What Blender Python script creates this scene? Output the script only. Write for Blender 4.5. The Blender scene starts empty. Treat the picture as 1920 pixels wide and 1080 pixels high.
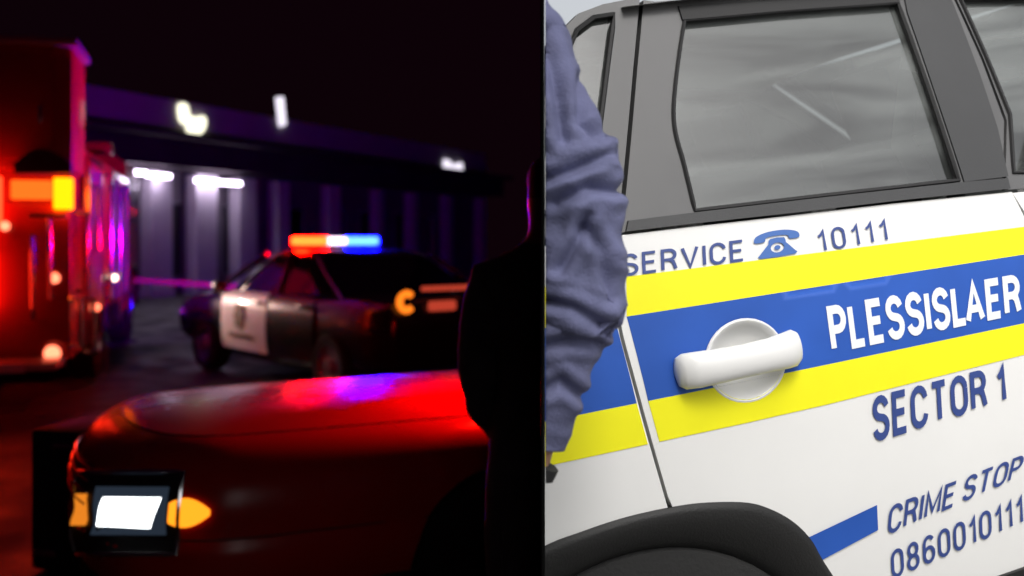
import bpy, bmesh, math, random
from mathutils import Vector, Matrix, noise
from mathutils.geometry import delaunay_2d_cdt

random.seed(7)
R = math.radians
S = bpy.context.scene
COL = S.collection

# ------------------------------------------------------------------ camera
F = 1900.0                      # focal length in photograph pixels (1920 wide)
CAMZ = 1.55
SPLIT = 1017.0                  # pixel column where the night yard ends and the day street begins
cam_d = bpy.data.cameras.new('camera')
cam = bpy.data.objects.new('camera', cam_d)
COL.objects.link(cam)
cam.location = (0, 0, CAMZ)
cam.rotation_euler = (R(90), 0, 0)
cam_d.sensor_width = 36.0
cam_d.lens = 36.0 * F / 1920.0
cam_d.shift_y = -90.0 / 1920.0
cam_d.clip_start = 0.02
cam_d.clip_end = 2000
cam_d.dof.use_dof = True
cam_d.dof.focus_distance = 1.66
cam_d.dof.aperture_fstop = 2.8
S.camera = cam

# ------------------------------------------------------------------ sky, sun, exposure
SUN_ELEV = R(52)
world = bpy.data.worlds.new('World')
S.world = world
world.use_nodes = True
nt = world.node_tree
bg = nt.nodes['Background']
sky = nt.nodes.new('ShaderNodeTexSky')
sky.sky_type = 'NISHITA'
sky.sun_disc = False
sky.sun_elevation = SUN_ELEV
sky.sun_rotation = R(180)
sky.dust_density = 7.0
sky.air_density = 1.0
hs = nt.nodes.new('ShaderNodeHueSaturation')
hs.inputs['Saturation'].default_value = 0.22          # overcast: the blue is veiled
nt.links.new(sky.outputs[0], hs.inputs['Color'])
nt.links.new(hs.outputs[0], bg.inputs[0])
bg.inputs[1].default_value = 0.15

sun_d = bpy.data.lights.new('sun', 'SUN')
sun_d.energy = 0.6
sun_d.angle = R(16)
sun_d.color = (1.0, 0.97, 0.92)
sun = bpy.data.objects.new('sun', sun_d)
COL.objects.link(sun)
# light travels away from the camera, parallel to the dividing wall, and down
sdir = Vector((0.03 * math.cos(SUN_ELEV), math.cos(SUN_ELEV), -math.sin(SUN_ELEV)))
sun.rotation_euler = sdir.to_track_quat('-Z', 'Y').to_euler()
sun.location = (3, -6, 12)

S.view_settings.view_transform = 'Standard'
S.view_settings.look = 'None'
S.view_settings.gamma = 1.0
S.view_settings.exposure = 0.50
S.view_settings.use_curve_mapping = False
S.render.engine = 'CYCLES'
S.cycles.use_denoising = True
S.cycles.max_bounces = 8
S.cycles.transparent_max_bounces = 12
S.cycles.sample_clamp_indirect = 6.0


# ------------------------------------------------------------------ helpers
def ray(px, py):
    return Vector(((px - 960.0) / F, 1.0, -(py - 450.0) / F))


CAM = Vector((0, 0, CAMZ))


def at(px, py, depth):
    return CAM + ray(px, py) * depth


def frame(origin, x, z=(0, 0, 1)):
    """matrix whose x axis is x, z close to z, right handed"""
    x = Vector(x).normalized()
    z = Vector(z)
    z = (z - x * z.dot(x)).normalized()
    y = z.cross(x)
    m = Matrix((x, y, z)).transposed().to_4x4()
    m.translation = Vector(origin)
    return m


SLOPE = (SPLIT - 960.0) / F
WALL_N = Vector((1, -SLOPE, 0)).normalized()      # points to the day side


class G:
    """collects geometry for one mesh"""

    def __init__(self):
        self.v = []
        self.f = []
        self.m = []

    def add(self, verts, faces, mi=0):
        b = len(self.v)
        self.v += [tuple(p) for p in verts]
        self.f += [tuple(b + i for i in f) for f in faces]
        self.m += [mi] * len(faces)
        return self

    def box(self, c, s, mi=0, bev=0.0, rot=None):
        bm = bmesh.new()
        bmesh.ops.create_cube(bm, size=1)
        for v in bm.verts:
            v.co = Vector((v.co.x * s[0], v.co.y * s[1], v.co.z * s[2]))
        if bev > 0:
            bmesh.ops.bevel(bm, geom=bm.edges[:], offset=bev, segments=2, affect='EDGES', profile=0.6)
        M = Matrix.Translation(Vector(c))
        if rot is not None:
            M = M @ rot
        bm.verts.ensure_lookup_table()
        for i, v in enumerate(bm.verts):
            v.index = i
        self.add([M @ v.co for v in bm.verts], [[v.index for v in f.verts] for f in bm.faces], mi)
        bm.free()
        return self

    def tube(self, pts, r, n=10, mi=0, cap=True, sx=1.0):
        pts = [Vector(p) for p in pts]
        rs = r if isinstance(r, (list, tuple)) else [r] * len(pts)
        rings = []
        prev = None
        for i, p in enumerate(pts):
            t = (pts[min(i + 1, len(pts) - 1)] - pts[max(i - 1, 0)]).normalized()
            if prev is None:
                a = Vector((0, 0, 1)) if abs(t.z) < 0.9 else Vector((1, 0, 0))
                u = (a - t * a.dot(t)).normalized()
            else:
                u = (prev - t * prev.dot(t)).normalized()
            prev = u
            w = t.cross(u)
            rings.append([p + (u * math.cos(2 * math.pi * k / n) + w * math.sin(2 * math.pi * k / n) * sx) * rs[i] for k in range(n)])
        self.loft(rings, True, mi, cap)
        return self

    def loft(self, rings, closed=True, mi=0, cap=False):
        n = len(rings[0])
        vs = [p for r_ in rings for p in r_]
        fs = []
        for i in range(len(rings) - 1):
            for k in range(n if closed else n - 1):
                k2 = (k + 1) % n
                fs.append((i * n + k, i * n + k2, (i + 1) * n + k2, (i + 1) * n + k))
        if cap:
            fs.append(tuple(range(n - 1, -1, -1)))
            fs.append(tuple((len(rings) - 1) * n + k for k in range(n)))
        return self.add(vs, fs, mi)

    def lathe(self, prof, M=None, n=32, mi=0):
        """prof: (radius, along) pairs turned about local z"""
        M = M or Matrix.Identity(4)
        rings = [[M @ Vector((r_ * math.cos(2 * math.pi * k / n), r_ * math.sin(2 * math.pi * k / n), z)) for k in range(n)] for r_, z in prof]
        return self.loft(rings, True, mi, False)

    def build(self, name, mats, parent=None, smooth=False, cut=None, sharp=40):
        """link as one mesh object; cut='day'/'night' slices what lies past the dividing wall"""
        bm = bmesh.new()
        vs = [bm.verts.new(p) for p in self.v]
        for f, mi in zip(self.f, self.m):
            try:
                fc = bm.faces.new([vs[i] for i in f])
                fc.material_index = mi
                fc.smooth = smooth
            except ValueError:
                pass
        bmesh.ops.remove_doubles(bm, verts=bm.verts[:], dist=1e-5)
        bmesh.ops.recalc_face_normals(bm, faces=bm.faces[:])
        if cut:
            M = parent.matrix_world if parent else Matrix.Identity(4)
            sgn = 1 if cut == 'day' else -1
            no = WALL_N * sgn
            co = no * 0.004
            Mi = M.inverted()
            nl = (M.to_3x3().transposed() @ no).normalized()
            res = bmesh.ops.bisect_plane(bm, geom=bm.verts[:] + bm.edges[:] + bm.faces[:], dist=1e-6,
                                         plane_co=Mi @ co, plane_no=nl, clear_inner=True)
            ed = [e for e in res['geom_cut'] if isinstance(e, bmesh.types.BMEdge)]
            if ed:
                try:
                    bmesh.ops.holes_fill(bm, edges=ed, sides=0)
                except Exception:
                    pass
            if not bm.faces:
                bm.free()
                return None
        me = bpy.data.meshes.new(name)
        bm.to_mesh(me)
        bm.free()
        for m in (mats if isinstance(mats, (list, tuple)) else [mats]):
            me.materials.append(m)
        if smooth:
            me.set_sharp_from_angle(angle=R(sharp))
        o = bpy.data.objects.new(name, me)
        COL.objects.link(o)
        if parent:
            o.parent = parent
        return o


def empty(name, M, label=None, cat=None, group=None):
    o = bpy.data.objects.new(name, None)
    COL.objects.link(o)
    o.matrix_world = M if isinstance(M, Matrix) else Matrix.Translation(Vector(M))
    o.empty_display_size = 0.2
    tag(o, label, cat, group)
    bpy.context.view_layer.update()
    return o


def tag(o, label=None, cat=None, group=None, kind=None):
    if label:
        o['label'] = label
    if cat:
        o['category'] = cat
    if group:
        o['group'] = group
    if kind:
        o['kind'] = kind
    return o


def mat(name, col, rough=0.5, metal=0.0, coat=0.0, var=0.0, vscale=8.0, bump=0.0, bscale=60.0, spec=0.5, emit=None, estr=0.0, detail=4.0, rvar=0.0):
    m = bpy.data.materials.new(name)
    m.use_nodes = True
    n = m.node_tree
    b = n.nodes['Principled BSDF']
    b.inputs['Base Color'].default_value = (*col, 1)
    b.inputs['Roughness'].default_value = rough
    b.inputs['Metallic'].default_value = metal
    b.inputs['Coat Weight'].default_value = coat
    b.inputs['Coat Roughness'].default_value = 0.06
    b.inputs['Specular IOR Level'].default_value = spec
    if emit:
        b.inputs['Emission Color'].default_value = (*emit, 1)
        b.inputs['Emission Strength'].default_value = estr
    tc = n.nodes.new('ShaderNodeTexCoord')
    if var or rvar:
        nz = n.nodes.new('ShaderNodeTexNoise')
        nz.inputs['Scale'].default_value = vscale
        nz.inputs['Detail'].default_value = detail
        n.links.new(tc.outputs['Object'], nz.inputs['Vector'])
        if var:
            rp = n.nodes.new('ShaderNodeMapRange')
            rp.inputs[1].default_value = 0.25
            rp.inputs[2].default_value = 0.75
            rp.inputs[3].default_value = 1 - var
            rp.inputs[4].default_value = 1 + var
            n.links.new(nz.outputs[0], rp.inputs[0])
            mx = n.nodes.new('ShaderNodeVectorMath')
            mx.operation = 'SCALE'
            mx.inputs[0].default_value = col
            n.links.new(rp.outputs[0], mx.inputs['Scale'])
            n.links.new(mx.outputs[0], b.inputs['Base Color'])
        if rvar:
            r2 = n.nodes.new('ShaderNodeMapRange')
            r2.inputs[1].default_value = 0.3
            r2.inputs[2].default_value = 0.7
            r2.inputs[3].default_value = max(0, rough - rvar)
            r2.inputs[4].default_value = min(1, rough + rvar)
            n.links.new(nz.outputs[0], r2.inputs[0])
            n.links.new(r2.outputs[0], b.inputs['Roughness'])
    if bump:
        nb = n.nodes.new('ShaderNodeTexNoise')
        nb.inputs['Scale'].default_value = bscale
        nb.inputs['Detail'].default_value = 6
        n.links.new(tc.outputs['Object'], nb.inputs['Vector'])
        bp = n.nodes.new('ShaderNodeBump')
        bp.inputs['Strength'].default_value = bump
        bp.inputs['Distance'].default_value = 0.01
        n.links.new(nb.outputs[0], bp.inputs['Height'])
        n.links.new(bp.outputs[0], b.inputs['Normal'])
    return m


def glow(name, col, strength):
    m = bpy.data.materials.new(name)
    m.use_nodes = True
    n = m.node_tree
    n.nodes.remove(n.nodes['Principled BSDF'])
    e = n.nodes.new('ShaderNodeEmission')
    e.inputs[0].default_value = (*col, 1)
    e.inputs[1].default_value = strength
    n.links.new(e.outputs[0], n.nodes['Material Output'].inputs[0])
    return m


def glass(name, tint, ior=1.5, rough=0.01, film=0.0, film_col=(0.5, 0.5, 0.5)):
    """thin pane: tinted see-through, mirror reflection by Fresnel, a hazy film with reflection streaks painted in"""
    m = bpy.data.materials.new(name)
    m.use_nodes = True
    n = m.node_tree
    n.nodes.remove(n.nodes['Principled BSDF'])
    tr = n.nodes.new('ShaderNodeBsdfTransparent')
    tr.inputs[0].default_value = (*tint, 1)
    gl = n.nodes.new('ShaderNodeBsdfGlossy')
    gl.inputs['Roughness'].default_value = rough
    fr = n.nodes.new('ShaderNodeFresnel')
    fr.inputs[0].default_value = ior
    mx = n.nodes.new('ShaderNodeMixShader')
    n.links.new(fr.outputs[0], mx.inputs[0])
    n.links.new(tr.outputs[0], mx.inputs[1])
    n.links.new(gl.outputs[0], mx.inputs[2])
    out = mx
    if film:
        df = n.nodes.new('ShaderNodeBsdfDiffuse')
        df.inputs[0].default_value = (*film_col, 1)
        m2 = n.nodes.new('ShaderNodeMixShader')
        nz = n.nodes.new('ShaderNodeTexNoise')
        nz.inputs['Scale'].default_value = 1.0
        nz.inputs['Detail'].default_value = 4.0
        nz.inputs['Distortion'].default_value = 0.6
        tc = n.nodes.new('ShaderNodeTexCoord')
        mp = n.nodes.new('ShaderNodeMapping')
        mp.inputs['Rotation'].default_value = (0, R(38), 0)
        mp.inputs['Scale'].default_value = (2.2, 2.0, 13.0)      # pale diagonal streaks paint reflections into the pane's film
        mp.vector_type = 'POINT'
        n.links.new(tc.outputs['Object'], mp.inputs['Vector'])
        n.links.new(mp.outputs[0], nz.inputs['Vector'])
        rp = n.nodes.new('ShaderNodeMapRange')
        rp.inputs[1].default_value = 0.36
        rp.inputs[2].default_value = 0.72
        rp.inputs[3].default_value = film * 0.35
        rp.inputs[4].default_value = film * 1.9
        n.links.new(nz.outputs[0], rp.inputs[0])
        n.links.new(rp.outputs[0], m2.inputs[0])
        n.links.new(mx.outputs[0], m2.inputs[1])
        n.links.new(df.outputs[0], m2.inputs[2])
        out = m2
    n.links.new(out.outputs[0], n.nodes['Material Output'].inputs[0])
    return m


def inside(p, poly):
    x, y = p
    c = False
    j = len(poly) - 1
    for i in range(len(poly)):
        xi, yi = poly[i]
        xj, yj = poly[j]
        if (yi > y) != (yj > y) and x < (xj - xi) * (y - yi) / (yj - yi) + xi:
            c = not c
        j = i
    return c


def resample(poly, step):
    out = []
    for i in range(len(poly)):
        a, b = Vector(poly[i]), Vector(poly[(i + 1) % len(poly)])
        k = max(1, int((b - a).length / step))
        for q in range(k):
            out.append(tuple(a.lerp(b, q / k)))
    return out


def fill2d(outline, holes=(), step=0.03):
    loops = [resample(outline, step)] + [resample(h_, step) for h_ in holes]
    pts, edges = [], []
    for lp in loops:
        b = len(pts)
        pts += [Vector(p) for p in lp]
        edges += [(b + i, b + (i + 1) % len(lp)) for i in range(len(lp))]
    xs = [p.x for p in pts]
    ys = [p.y for p in pts]
    nb = len(pts)
    nx = int((max(xs) - min(xs)) / step)
    ny = int((max(ys) - min(ys)) / step)
    if nx * ny < 6000:
        for i in range(1, nx + 1):
            for j in range(1, ny + 1):
                p = (min(xs) + i * step + (j % 2) * step * 0.5, min(ys) + j * step)
                if inside(p, loops[0]) and not any(inside(p, h_) for h_ in loops[1:]):
                    if min((Vector(p) - q).length_squared for q in pts[:nb]) > (step * 0.45) ** 2:
                        pts.append(Vector(p))
    v, e, f, *_ = delaunay_2d_cdt(pts, edges, [], 0, 1e-6)
    fs = []
    for t in f:
        c = sum((v[i] for i in t), Vector((0, 0))) / len(t)
        if inside(c, loops[0]) and not any(inside(c, h_) for h_ in loops[1:]):
            fs.append(list(t))
    return [tuple(p) for p in v], fs


def smoothpoly(pts, n=4, closed=True):
    """Catmull-Rom through 2D points"""
    out = []
    L = len(pts)
    for i in range(L if closed else L - 1):
        p0 = pts[(i - 1) % L] if closed else pts[max(i - 1, 0)]
        p1 = pts[i]
        p2 = pts[(i + 1) % L]
        p3 = pts[(i + 2) % L] if closed else pts[min(i + 2, L - 1)]
        for q in range(n):
            t = q / n
            out.append(tuple(0.5 * ((2 * p1[k]) + (-p0[k] + p2[k]) * t + (2 * p0[k] - 5 * p1[k] + 4 * p2[k] - p3[k]) * t * t + (-p0[k] + 3 * p1[k] - 3 * p2[k] + p3[k]) * t ** 3) for k in range(len(p1))))
    if not closed:
        out.append(tuple(pts[-1]))
    return out


def arc(cx, cy, rx, ry, a0, a1, n=8):
    return [(cx + rx * math.cos(R(a0 + (a1 - a0) * i / n)), cy + ry * math.sin(R(a0 + (a1 - a0) * i / n))) for i in range(n + 1)]


# block capitals as centre lines in a box of width w and height 1
GLYPH = {
    'E': (0.52, [[(0.52, 1), (0, 1), (0, 0), (0.52, 0)], [(0, 0.52), (0.46, 0.52)]]),
    'L': (0.48, [[(0, 1), (0, 0), (0.48, 0)]]),
    'I': (0.0, [[(0, 0), (0, 1)]]),
    'T': (0.6, [[(0, 1), (0.6, 1)], [(0.3, 1), (0.3, 0)]]),
    'V': (0.66, [[(0, 1), (0.33, 0), (0.66, 1)]]),
    'A': (0.68, [[(0, 0), (0.34, 1), (0.68, 0)], [(0.13, 0.32), (0.55, 0.32)]]),
    'M': (0.72, [[(0, 0), (0, 1), (0.36, 0.15), (0.72, 1), (0.72, 0)]]),
    'P': (0.55, [[(0, 0), (0, 1), (0.3, 1)] + arc(0.3, 0.74, 0.25, 0.26, 90, -90) + [(0, 0.48)]]),
    'R': (0.58, [[(0, 0), (0, 1), (0.3, 1)] + arc(0.3, 0.75, 0.26, 0.25, 90, -90) + [(0, 0.50)], [(0.30, 0.50), (0.46, 0.40), (0.52, 0.22), (0.58, 0.0)]]),
    'C': (0.6, [arc(0.3, 0.7, 0.3, 0.3, 5, 180) + arc(0.3, 0.3, 0.3, 0.3, 180, 355)]),
    'O': (0.62, [arc(0.31, 0.69, 0.31, 0.31, 0, 180) + arc(0.31, 0.31, 0.31, 0.31, 180, 360) + [(0.62, 0.69)]]),
    '0': (0.5, [arc(0.25, 0.72, 0.25, 0.28, 0, 180) + arc(0.25, 0.28, 0.25, 0.28, 180, 360) + [(0.5, 0.72)]]),
    'S': (0.56, [arc(0.28, 0.75, 0.27, 0.25, 10, 180, 7) + arc(0.27, 0.76, 0.26, 0.24, 195, 250, 3) + arc(0.30, 0.26, 0.26, 0.24, 70, 15, 3) + arc(0.28, 0.25, 0.28, 0.25, 0, -170, 8)]),
    '1': (0.26, [[(0, 0.72), (0.12, 0.80), (0.24, 1.0), (0.24, 0)]]),
    '6': (0.5, [arc(0.26, 0.72, 0.24, 0.28, 30, 180) + [(0.01, 0.3)] + arc(0.26, 0.29, 0.25, 0.29, 180, 540, 16)]),
    '8': (0.5, [arc(0.25, 0.76, 0.22, 0.24, -90, 270, 14) + arc(0.25, 0.26, 0.25, 0.26, 90, 450, 16)]),
}


def text_geo(txt, weight=0.16, gap=0.16, shear=0.0):
    """verts (normalised to the unit box) and faces of a line of block lettering"""
    vs, fs = [], []
    x = 0.0
    hw = weight / 2
    for k, ch in enumerate(txt):
        if ch == ' ':
            x += 0.34
            continue
        w, strokes = GLYPH[ch]
        if ch == 'A' and k and txt[k - 1] == 'L':
            x -= 0.20
        for st in strokes:
            pts = [Vector(p) for p in st]
            pts = [p for i, p in enumerate(pts) if i == 0 or (p - pts[i - 1]).length > 1e-3]
            n = len(pts)
            L, Rr = [], []
            for i, p in enumerate(pts):
                da = (p - pts[i - 1]).normalized() if i else (pts[1] - p).normalized()
                db = (pts[i + 1] - p).normalized() if i < n - 1 else da
                na, nb = Vector((-da.y, da.x)), Vector((-db.y, db.x))
                m_ = (na + nb)
                m_ = m_.normalized() if m_.length > 1e-4 else na
                k_ = min(1.9, 1.0 / max(0.35, m_.dot(na)))
                L.append(p + m_ * hw * k_)
                Rr.append(p - m_ * hw * k_)
            b = len(vs)
            for a, c in zip(L, Rr):
                vs.append((x + hw + a.x * 1.0, a.y * (1 - weight) + hw))
                vs.append((x + hw + c.x * 1.0, c.y * (1 - weight) + hw))
            fs += [(b + 2 * i, b + 2 * i + 1, b + 2 * i + 3, b + 2 * i + 2) for i in range(n - 1)]
        x += w + weight + gap
    vs = [(a + shear * c, c) for a, c in vs]
    x0, x1 = min(v[0] for v in vs), max(v[0] for v in vs)
    y0, y1 = min(v[1] for v in vs), max(v[1] for v in vs)
    return [((a - x0) / (x1 - x0), (c - y0) / (y1 - y0)) for a, c in vs], fs


# ------------------------------------------------------------------ materials
M = {}
M['white'] = mat('white_paint', (0.77, 0.77, 0.755), 0.34, coat=0.4, var=0.035, vscale=3.5, rvar=0.08)
M['yellow'] = mat('yellow_vinyl', (0.86, 0.82, 0.012), 0.5, spec=0.3, var=0.04, vscale=9)
M['blue'] = mat('blue_vinyl', (0.022, 0.092, 0.42), 0.5, spec=0.3, var=0.12, vscale=7)
M['ink'] = mat('navy_lettering', (0.035, 0.065, 0.24), 0.4, var=0.1, vscale=20)
M['letter_white'] = mat('white_lettering', (0.78, 0.82, 0.84), 0.4)
M['trim'] = mat('black_trim', (0.035, 0.036, 0.038), 0.55, bump=0.05, bscale=300, var=0.12, vscale=6)
M['pillar'] = mat('satin_pillar', (0.10, 0.10, 0.102), 0.42, var=0.15, vscale=5, rvar=0.1)
M['rubber'] = mat('rubber', (0.012, 0.012, 0.013), 0.7)
M['plastic'] = mat('black_plastic', (0.008, 0.008, 0.008), 0.6, bump=0.15, bscale=250)
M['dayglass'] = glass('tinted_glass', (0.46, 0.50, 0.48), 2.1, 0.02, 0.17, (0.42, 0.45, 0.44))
M['seat'] = mat('seat_fabric', (0.20, 0.20, 0.205), 0.9, bump=0.2, bscale=400, var=0.1)
M['seat2'] = mat('interior_plastic', (0.12, 0.12, 0.125), 0.6)
M['belt'] = mat('belt_webbing', (0.42, 0.43, 0.42), 0.7)
M['chrome'] = mat('chrome', (0.7, 0.7, 0.72), 0.16, metal=1.0)
M['alloy'] = mat('alloy', (0.5, 0.5, 0.52), 0.35, metal=0.9)
M['tyre'] = mat('tyre_rubber', (0.012, 0.012, 0.012), 0.85, bump=0.2, bscale=120)
M['asphalt_day'] = mat('asphalt_day', (0.13, 0.128, 0.122), 0.9, var=0.25, vscale=3, bump=0.5, bscale=90)
M['asphalt'] = mat('asphalt', (0.045, 0.043, 0.045), 0.55, var=0.3, vscale=2.0, bump=0.4, bscale=70, rvar=0.2)
M['wall'] = mat('daylight_screen', (0.006, 0.006, 0.006), 0.95, spec=0.0)
M['sleeve'] = mat('navy_cloth', (0.125, 0.133, 0.245), 0.85, var=0.25, vscale=14, bump=0.25, bscale=260)
M['skin'] = mat('skin', (0.35, 0.19, 0.12), 0.5, var=0.06, vscale=20)
M['headlamp_glass'] = glass('clear_lamp_glass', (0.9, 0.9, 0.9), 1.45)

# ------------------------------------------------------------------ the setting
# added screen, seen edge-on: keeps daylight out of the night yard
WY0, WY1 = 1.2, 84.0


def roof_z(y):
    return 3.1 + 0.285 * max(y, 0.0)


def screen_slab(ya, yb, z0, za, zb, taper0=0.0, taper1=0.0):
    g = G()
    t = 0.002
    a, b = Vector((SLOPE * ya, ya, 0)), Vector((SLOPE * yb, yb, 0))
    d = (b - a).normalized()
    secs = [(a, 0.0003 if taper0 else t, za)]
    if taper0:
        secs.append((a + d * taper0, t, za + (zb - za) * taper0 / (b - a).length))
    if taper1:
        secs.append((b - d * taper1, t, zb))
    secs.append((b, 0.0003 if taper1 else t, zb))
    rings = []
    for p, w, zt in secs:
        rings.append([(p + WALL_N * w).to_tuple()[:2] + (z0,), (p + WALL_N * w).to_tuple()[:2] + (zt,),
                      (p - WALL_N * w).to_tuple()[:2] + (zt,), (p - WALL_N * w).to_tuple()[:2] + (z0,)])
    g.loft(rings, True, 0, True)
    return g


g = screen_slab(WY0, WY1, -0.3, roof_z(WY0), roof_z(WY1), taper0=0.05)
tag(g.build('wall', M['wall']), kind='structure')
g = screen_slab(-4.0, -0.06, -0.3, 3.1, 3.1, taper1=0.02)  # slabs behind, above and below the opening, added against daylight leak
tag(g.build('wall', M['wall']), kind='structure')
g = screen_slab(-0.06, WY0, 1.95, 3.1, roof_z(WY0))
tag(g.build('wall', M['wall']), kind='structure')
g = screen_slab(-0.06, WY0, -0.3, 1.08, 1.08)
tag(g.build('wall', M['wall']), kind='structure')

# night sky: an added dark shell that shuts daylight off the yard
msky = mat('night_sky', (0.002, 0.0015, 0.002), 1.0, spec=0.0, emit=(0.0032, 0.0006, 0.0018), estr=0.8)
g = G()
xl = -60.0
prof = [(-4.0, 3.1), (0.0, 3.1), (WY1, roof_z(WY1))]
g.add([(xl, y, z) for y, z in prof] + [(SLOPE * y, y, z) for y, z in prof], [(0, 1, 4, 3), (1, 2, 5, 4)])
g.add([(xl, -4, -0.2), (xl, -4, 3.1), (xl, 0, 3.1), (xl, WY1, roof_z(WY1)), (xl, WY1, -0.2)], [(0, 1, 2, 3, 4)])
g.add([(xl, WY1, -0.2), (xl, WY1, roof_z(WY1)), (SLOPE * WY1, WY1, roof_z(WY1)), (SLOPE * WY1, WY1, -0.2)], [(0, 1, 2, 3)])
g.add([(xl, -4, -0.2), (xl, -4, 3.1), (SLOPE * -4, -4, 3.1), (SLOPE * -4, -4, -0.2)], [(0, 1, 2, 3)])
tag(g.build('sky', msky), kind='structure')

g = G()
g.add([(xl, -4, 0), (SLOPE * -4, -4, 0), (SLOPE * WY1, WY1, 0), (xl, WY1, 0)], [(0, 1, 2, 3)])
tag(g.build('ground', M['asphalt']), kind='structure')

# ================================================================== DAY SIDE
# the street climbs to the right: car heading, side plane through the door handle
HD = Vector((4.29, 1.0, 0.536)).normalized()
UP = (Vector((0, 0, 1)) - HD * HD.z).normalized()
P0 = at(1380, 670, 1.67)
ORG = P0 + HD * -0.2 + UP * -0.97
MD = frame(ORG, HD, UP)          # local x forward, y into the car, z up from the road
MDi = MD.inverted()
BELT = 1.194


def prof_y(z):
    """how far the flank lies inside the door plane at height z"""
    if z < 0.90:
        return 0.062 * ((0.90 - z) / 0.53) ** 2
    if z < BELT:
        return 0.036 * ((z - 0.90) / (BELT - 0.90)) ** 2
    return 0.036 + 0.34 * (z - BELT) + 0.10 * max(0, z - BELT) ** 2


def side(px, py, off=0.0):
    """photograph pixel -> (x, z) on the flank of the day car"""
    o = MDi @ CAM
    d = (MDi.to_3x3() @ ray(px, py))
    y = 0.0
    for _ in range(12):
        t = (y - off - o.y) / d.y
        p = o + d * t
        y = prof_y(p.z)
    return (p.x, p.z)


def sides(pts):
    return [side(*p) for p in pts]


DAY = empty('police_suv', MD, 'white police car with yellow and blue stripes parked on the daylight street', 'police car')


cen = Vector(side(1398, 676))
cup_hole = [(cen.x + 0.067 * math.cos(R(a)), cen.y + 0.064 * math.sin(R(a))) for a in range(0, 360, 12)]


def skin_panel(name, outline, m, holes=(), off=0.0, thick=0.02, step=0.03, parent=DAY, mirror=False, smooth=True, cut='day', hole_rim=True):
    v, f = fill2d(outline, holes, step)
    g = G()
    W = 1.84

    def P(x, z, o):
        y = prof_y(z) + o
        return (x, (W - y) if mirror else y, z)
    g.add([P(x, z, -off) for x, z in v], f)
    if thick:
        for lp in [outline] + (list(holes) if hole_rim else []):
            lp = resample(lp, step)
            n = len(lp)
            vs = [P(x, z, -off) for x, z in lp] + [P(x, z, -off + thick) for x, z in lp]
            g.add(vs, [(i, (i + 1) % n, n + (i + 1) % n, n + i) for i in range(n)])
    return g.build(name, m, parent, smooth, cut, 30)


# key outlines in photograph pixels
belt_px = [(1166, 441), (1300, 425), (1477, 405), (1673, 382), (1897, 360)]
door_left = [(1166, 441), (1162, 520), (1163, 600), (1188, 700), (1225, 835), (1262, 963)]
arch_px = [(1017, 1040), (1100, 1006), (1180, 981), (1262, 963), (1330, 955), (1400, 957), (1445, 973), (1482, 997), (1512, 1027), (1533, 1062)]

ax, az, ar = 0.0, 0.35, 0.40          # rear wheel centre and arch
arch_side = sides(arch_px)
W_CAR = 1.84


def lower_gap(pts, d):
    return [(x + d, z) for x, z in pts]


dl = smoothpoly(sides(door_left), 3, closed=False)
bl = sides(belt_px)
# rear quarter with half of the wheel arch
quarter = [(-0.80, 1.19), (dl[0][0] - 0.006, 1.190)] + lower_gap(dl, -0.006) + [(-0.016, 0.736), (-0.089, 0.727), (-0.164, 0.712), (-0.25, 0.665), (-0.33, 0.575), (-0.38, 0.46), (-0.395, 0.34), (-0.80, 0.34)]
skin_panel('quarter_panel', quarter, M['white'])
front_edge = [(0.777, 1.181), (0.800, 1.12), (0.832, 1.05), (0.850, 0.80), (0.842, 0.55), (0.835, 0.40)]
door = bl + front_edge[1:] + [(0.40, 0.40), (0.388, 0.46), (0.356, 0.53), (0.318, 0.60), (0.300, 0.637), (0.272, 0.672), (0.236, 0.700), (0.192, 0.721), (0.123, 0.734), (0.064, 0.738)] + dl[::-1][1:-1]
skin_panel('rear_door', door, M['white'], holes=[cup_hole], step=0.025, hole_rim=False)
# black plastic arch, liner and sill cladding
gin = G()
n = 40
edge_pts = smoothpoly([(-0.398, 0.26), (-0.395, 0.34), (-0.38, 0.46), (-0.33, 0.575), (-0.25, 0.665), (-0.164, 0.712), (-0.089, 0.727), (-0.016, 0.736), (0.064, 0.738), (0.123, 0.734), (0.192, 0.721), (0.236, 0.700), (0.272, 0.672), (0.300, 0.637), (0.318, 0.60), (0.356, 0.53), (0.388, 0.46), (0.405, 0.36), (0.41, 0.26)], 5, closed=False)
outer, inner = [], []
for x, z in edge_pts:
    v = Vector((x - 0.005, z - 0.345))
    a = v.normalized()
    outer.append((x + a.x * 0.006, z + a.y * 0.006))
    inner.append((0.005 + 0.325 * a.x, 0.345 + 0.325 * a.y))
rings = []
for (xo, zo), (xi, zi) in zip(outer, inner):
    q = []
    for s_, dep in ((0.0, 0.012), (0.0, -0.004), (0.06, -0.009), (0.14, -0.011), (0.40, -0.008), (0.75, 0.004), (0.95, 0.02), (1.0, 0.035), (1.0, 0.22)):
        x, z = xo + (xi - xo) * s_, zo + (zi - zo) * s_
        q.append((x, prof_y(max(z, 0.5)) + dep, z))
    rings.append(q)
gin.loft(rings, False)
gin.build('arch_flare', M['plastic'], DAY, True, 'day')
g = G()
rings = []
for i in range(n + 1):
    a = R(200 - 220 * i / n)
    rings.append([(0.005 + 0.37 * math.cos(a), y, 0.345 + 0.37 * math.sin(a)) for y in (0.03, 0.2, 0.42)] + [(0.005, 0.42, 0.345)])
g.loft(rings, False)
g.build('wheel_well', M['rubber'], DAY, True, 'day')
clad_line = [side(1700, 1178), side(1800, 1124), side(1875, 1080), side(1935, 1042)]
zc = clad_line[2][1]
clad = [(0.402, 0.40), (0.834, 0.40), (0.840, zc + 0.02), (0.66, zc), (0.48, zc - 0.02), (0.40, zc - 0.05)]
skin_panel('sill_cladding', clad, M['plastic'], off=0.008, thick=0.012)
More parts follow.
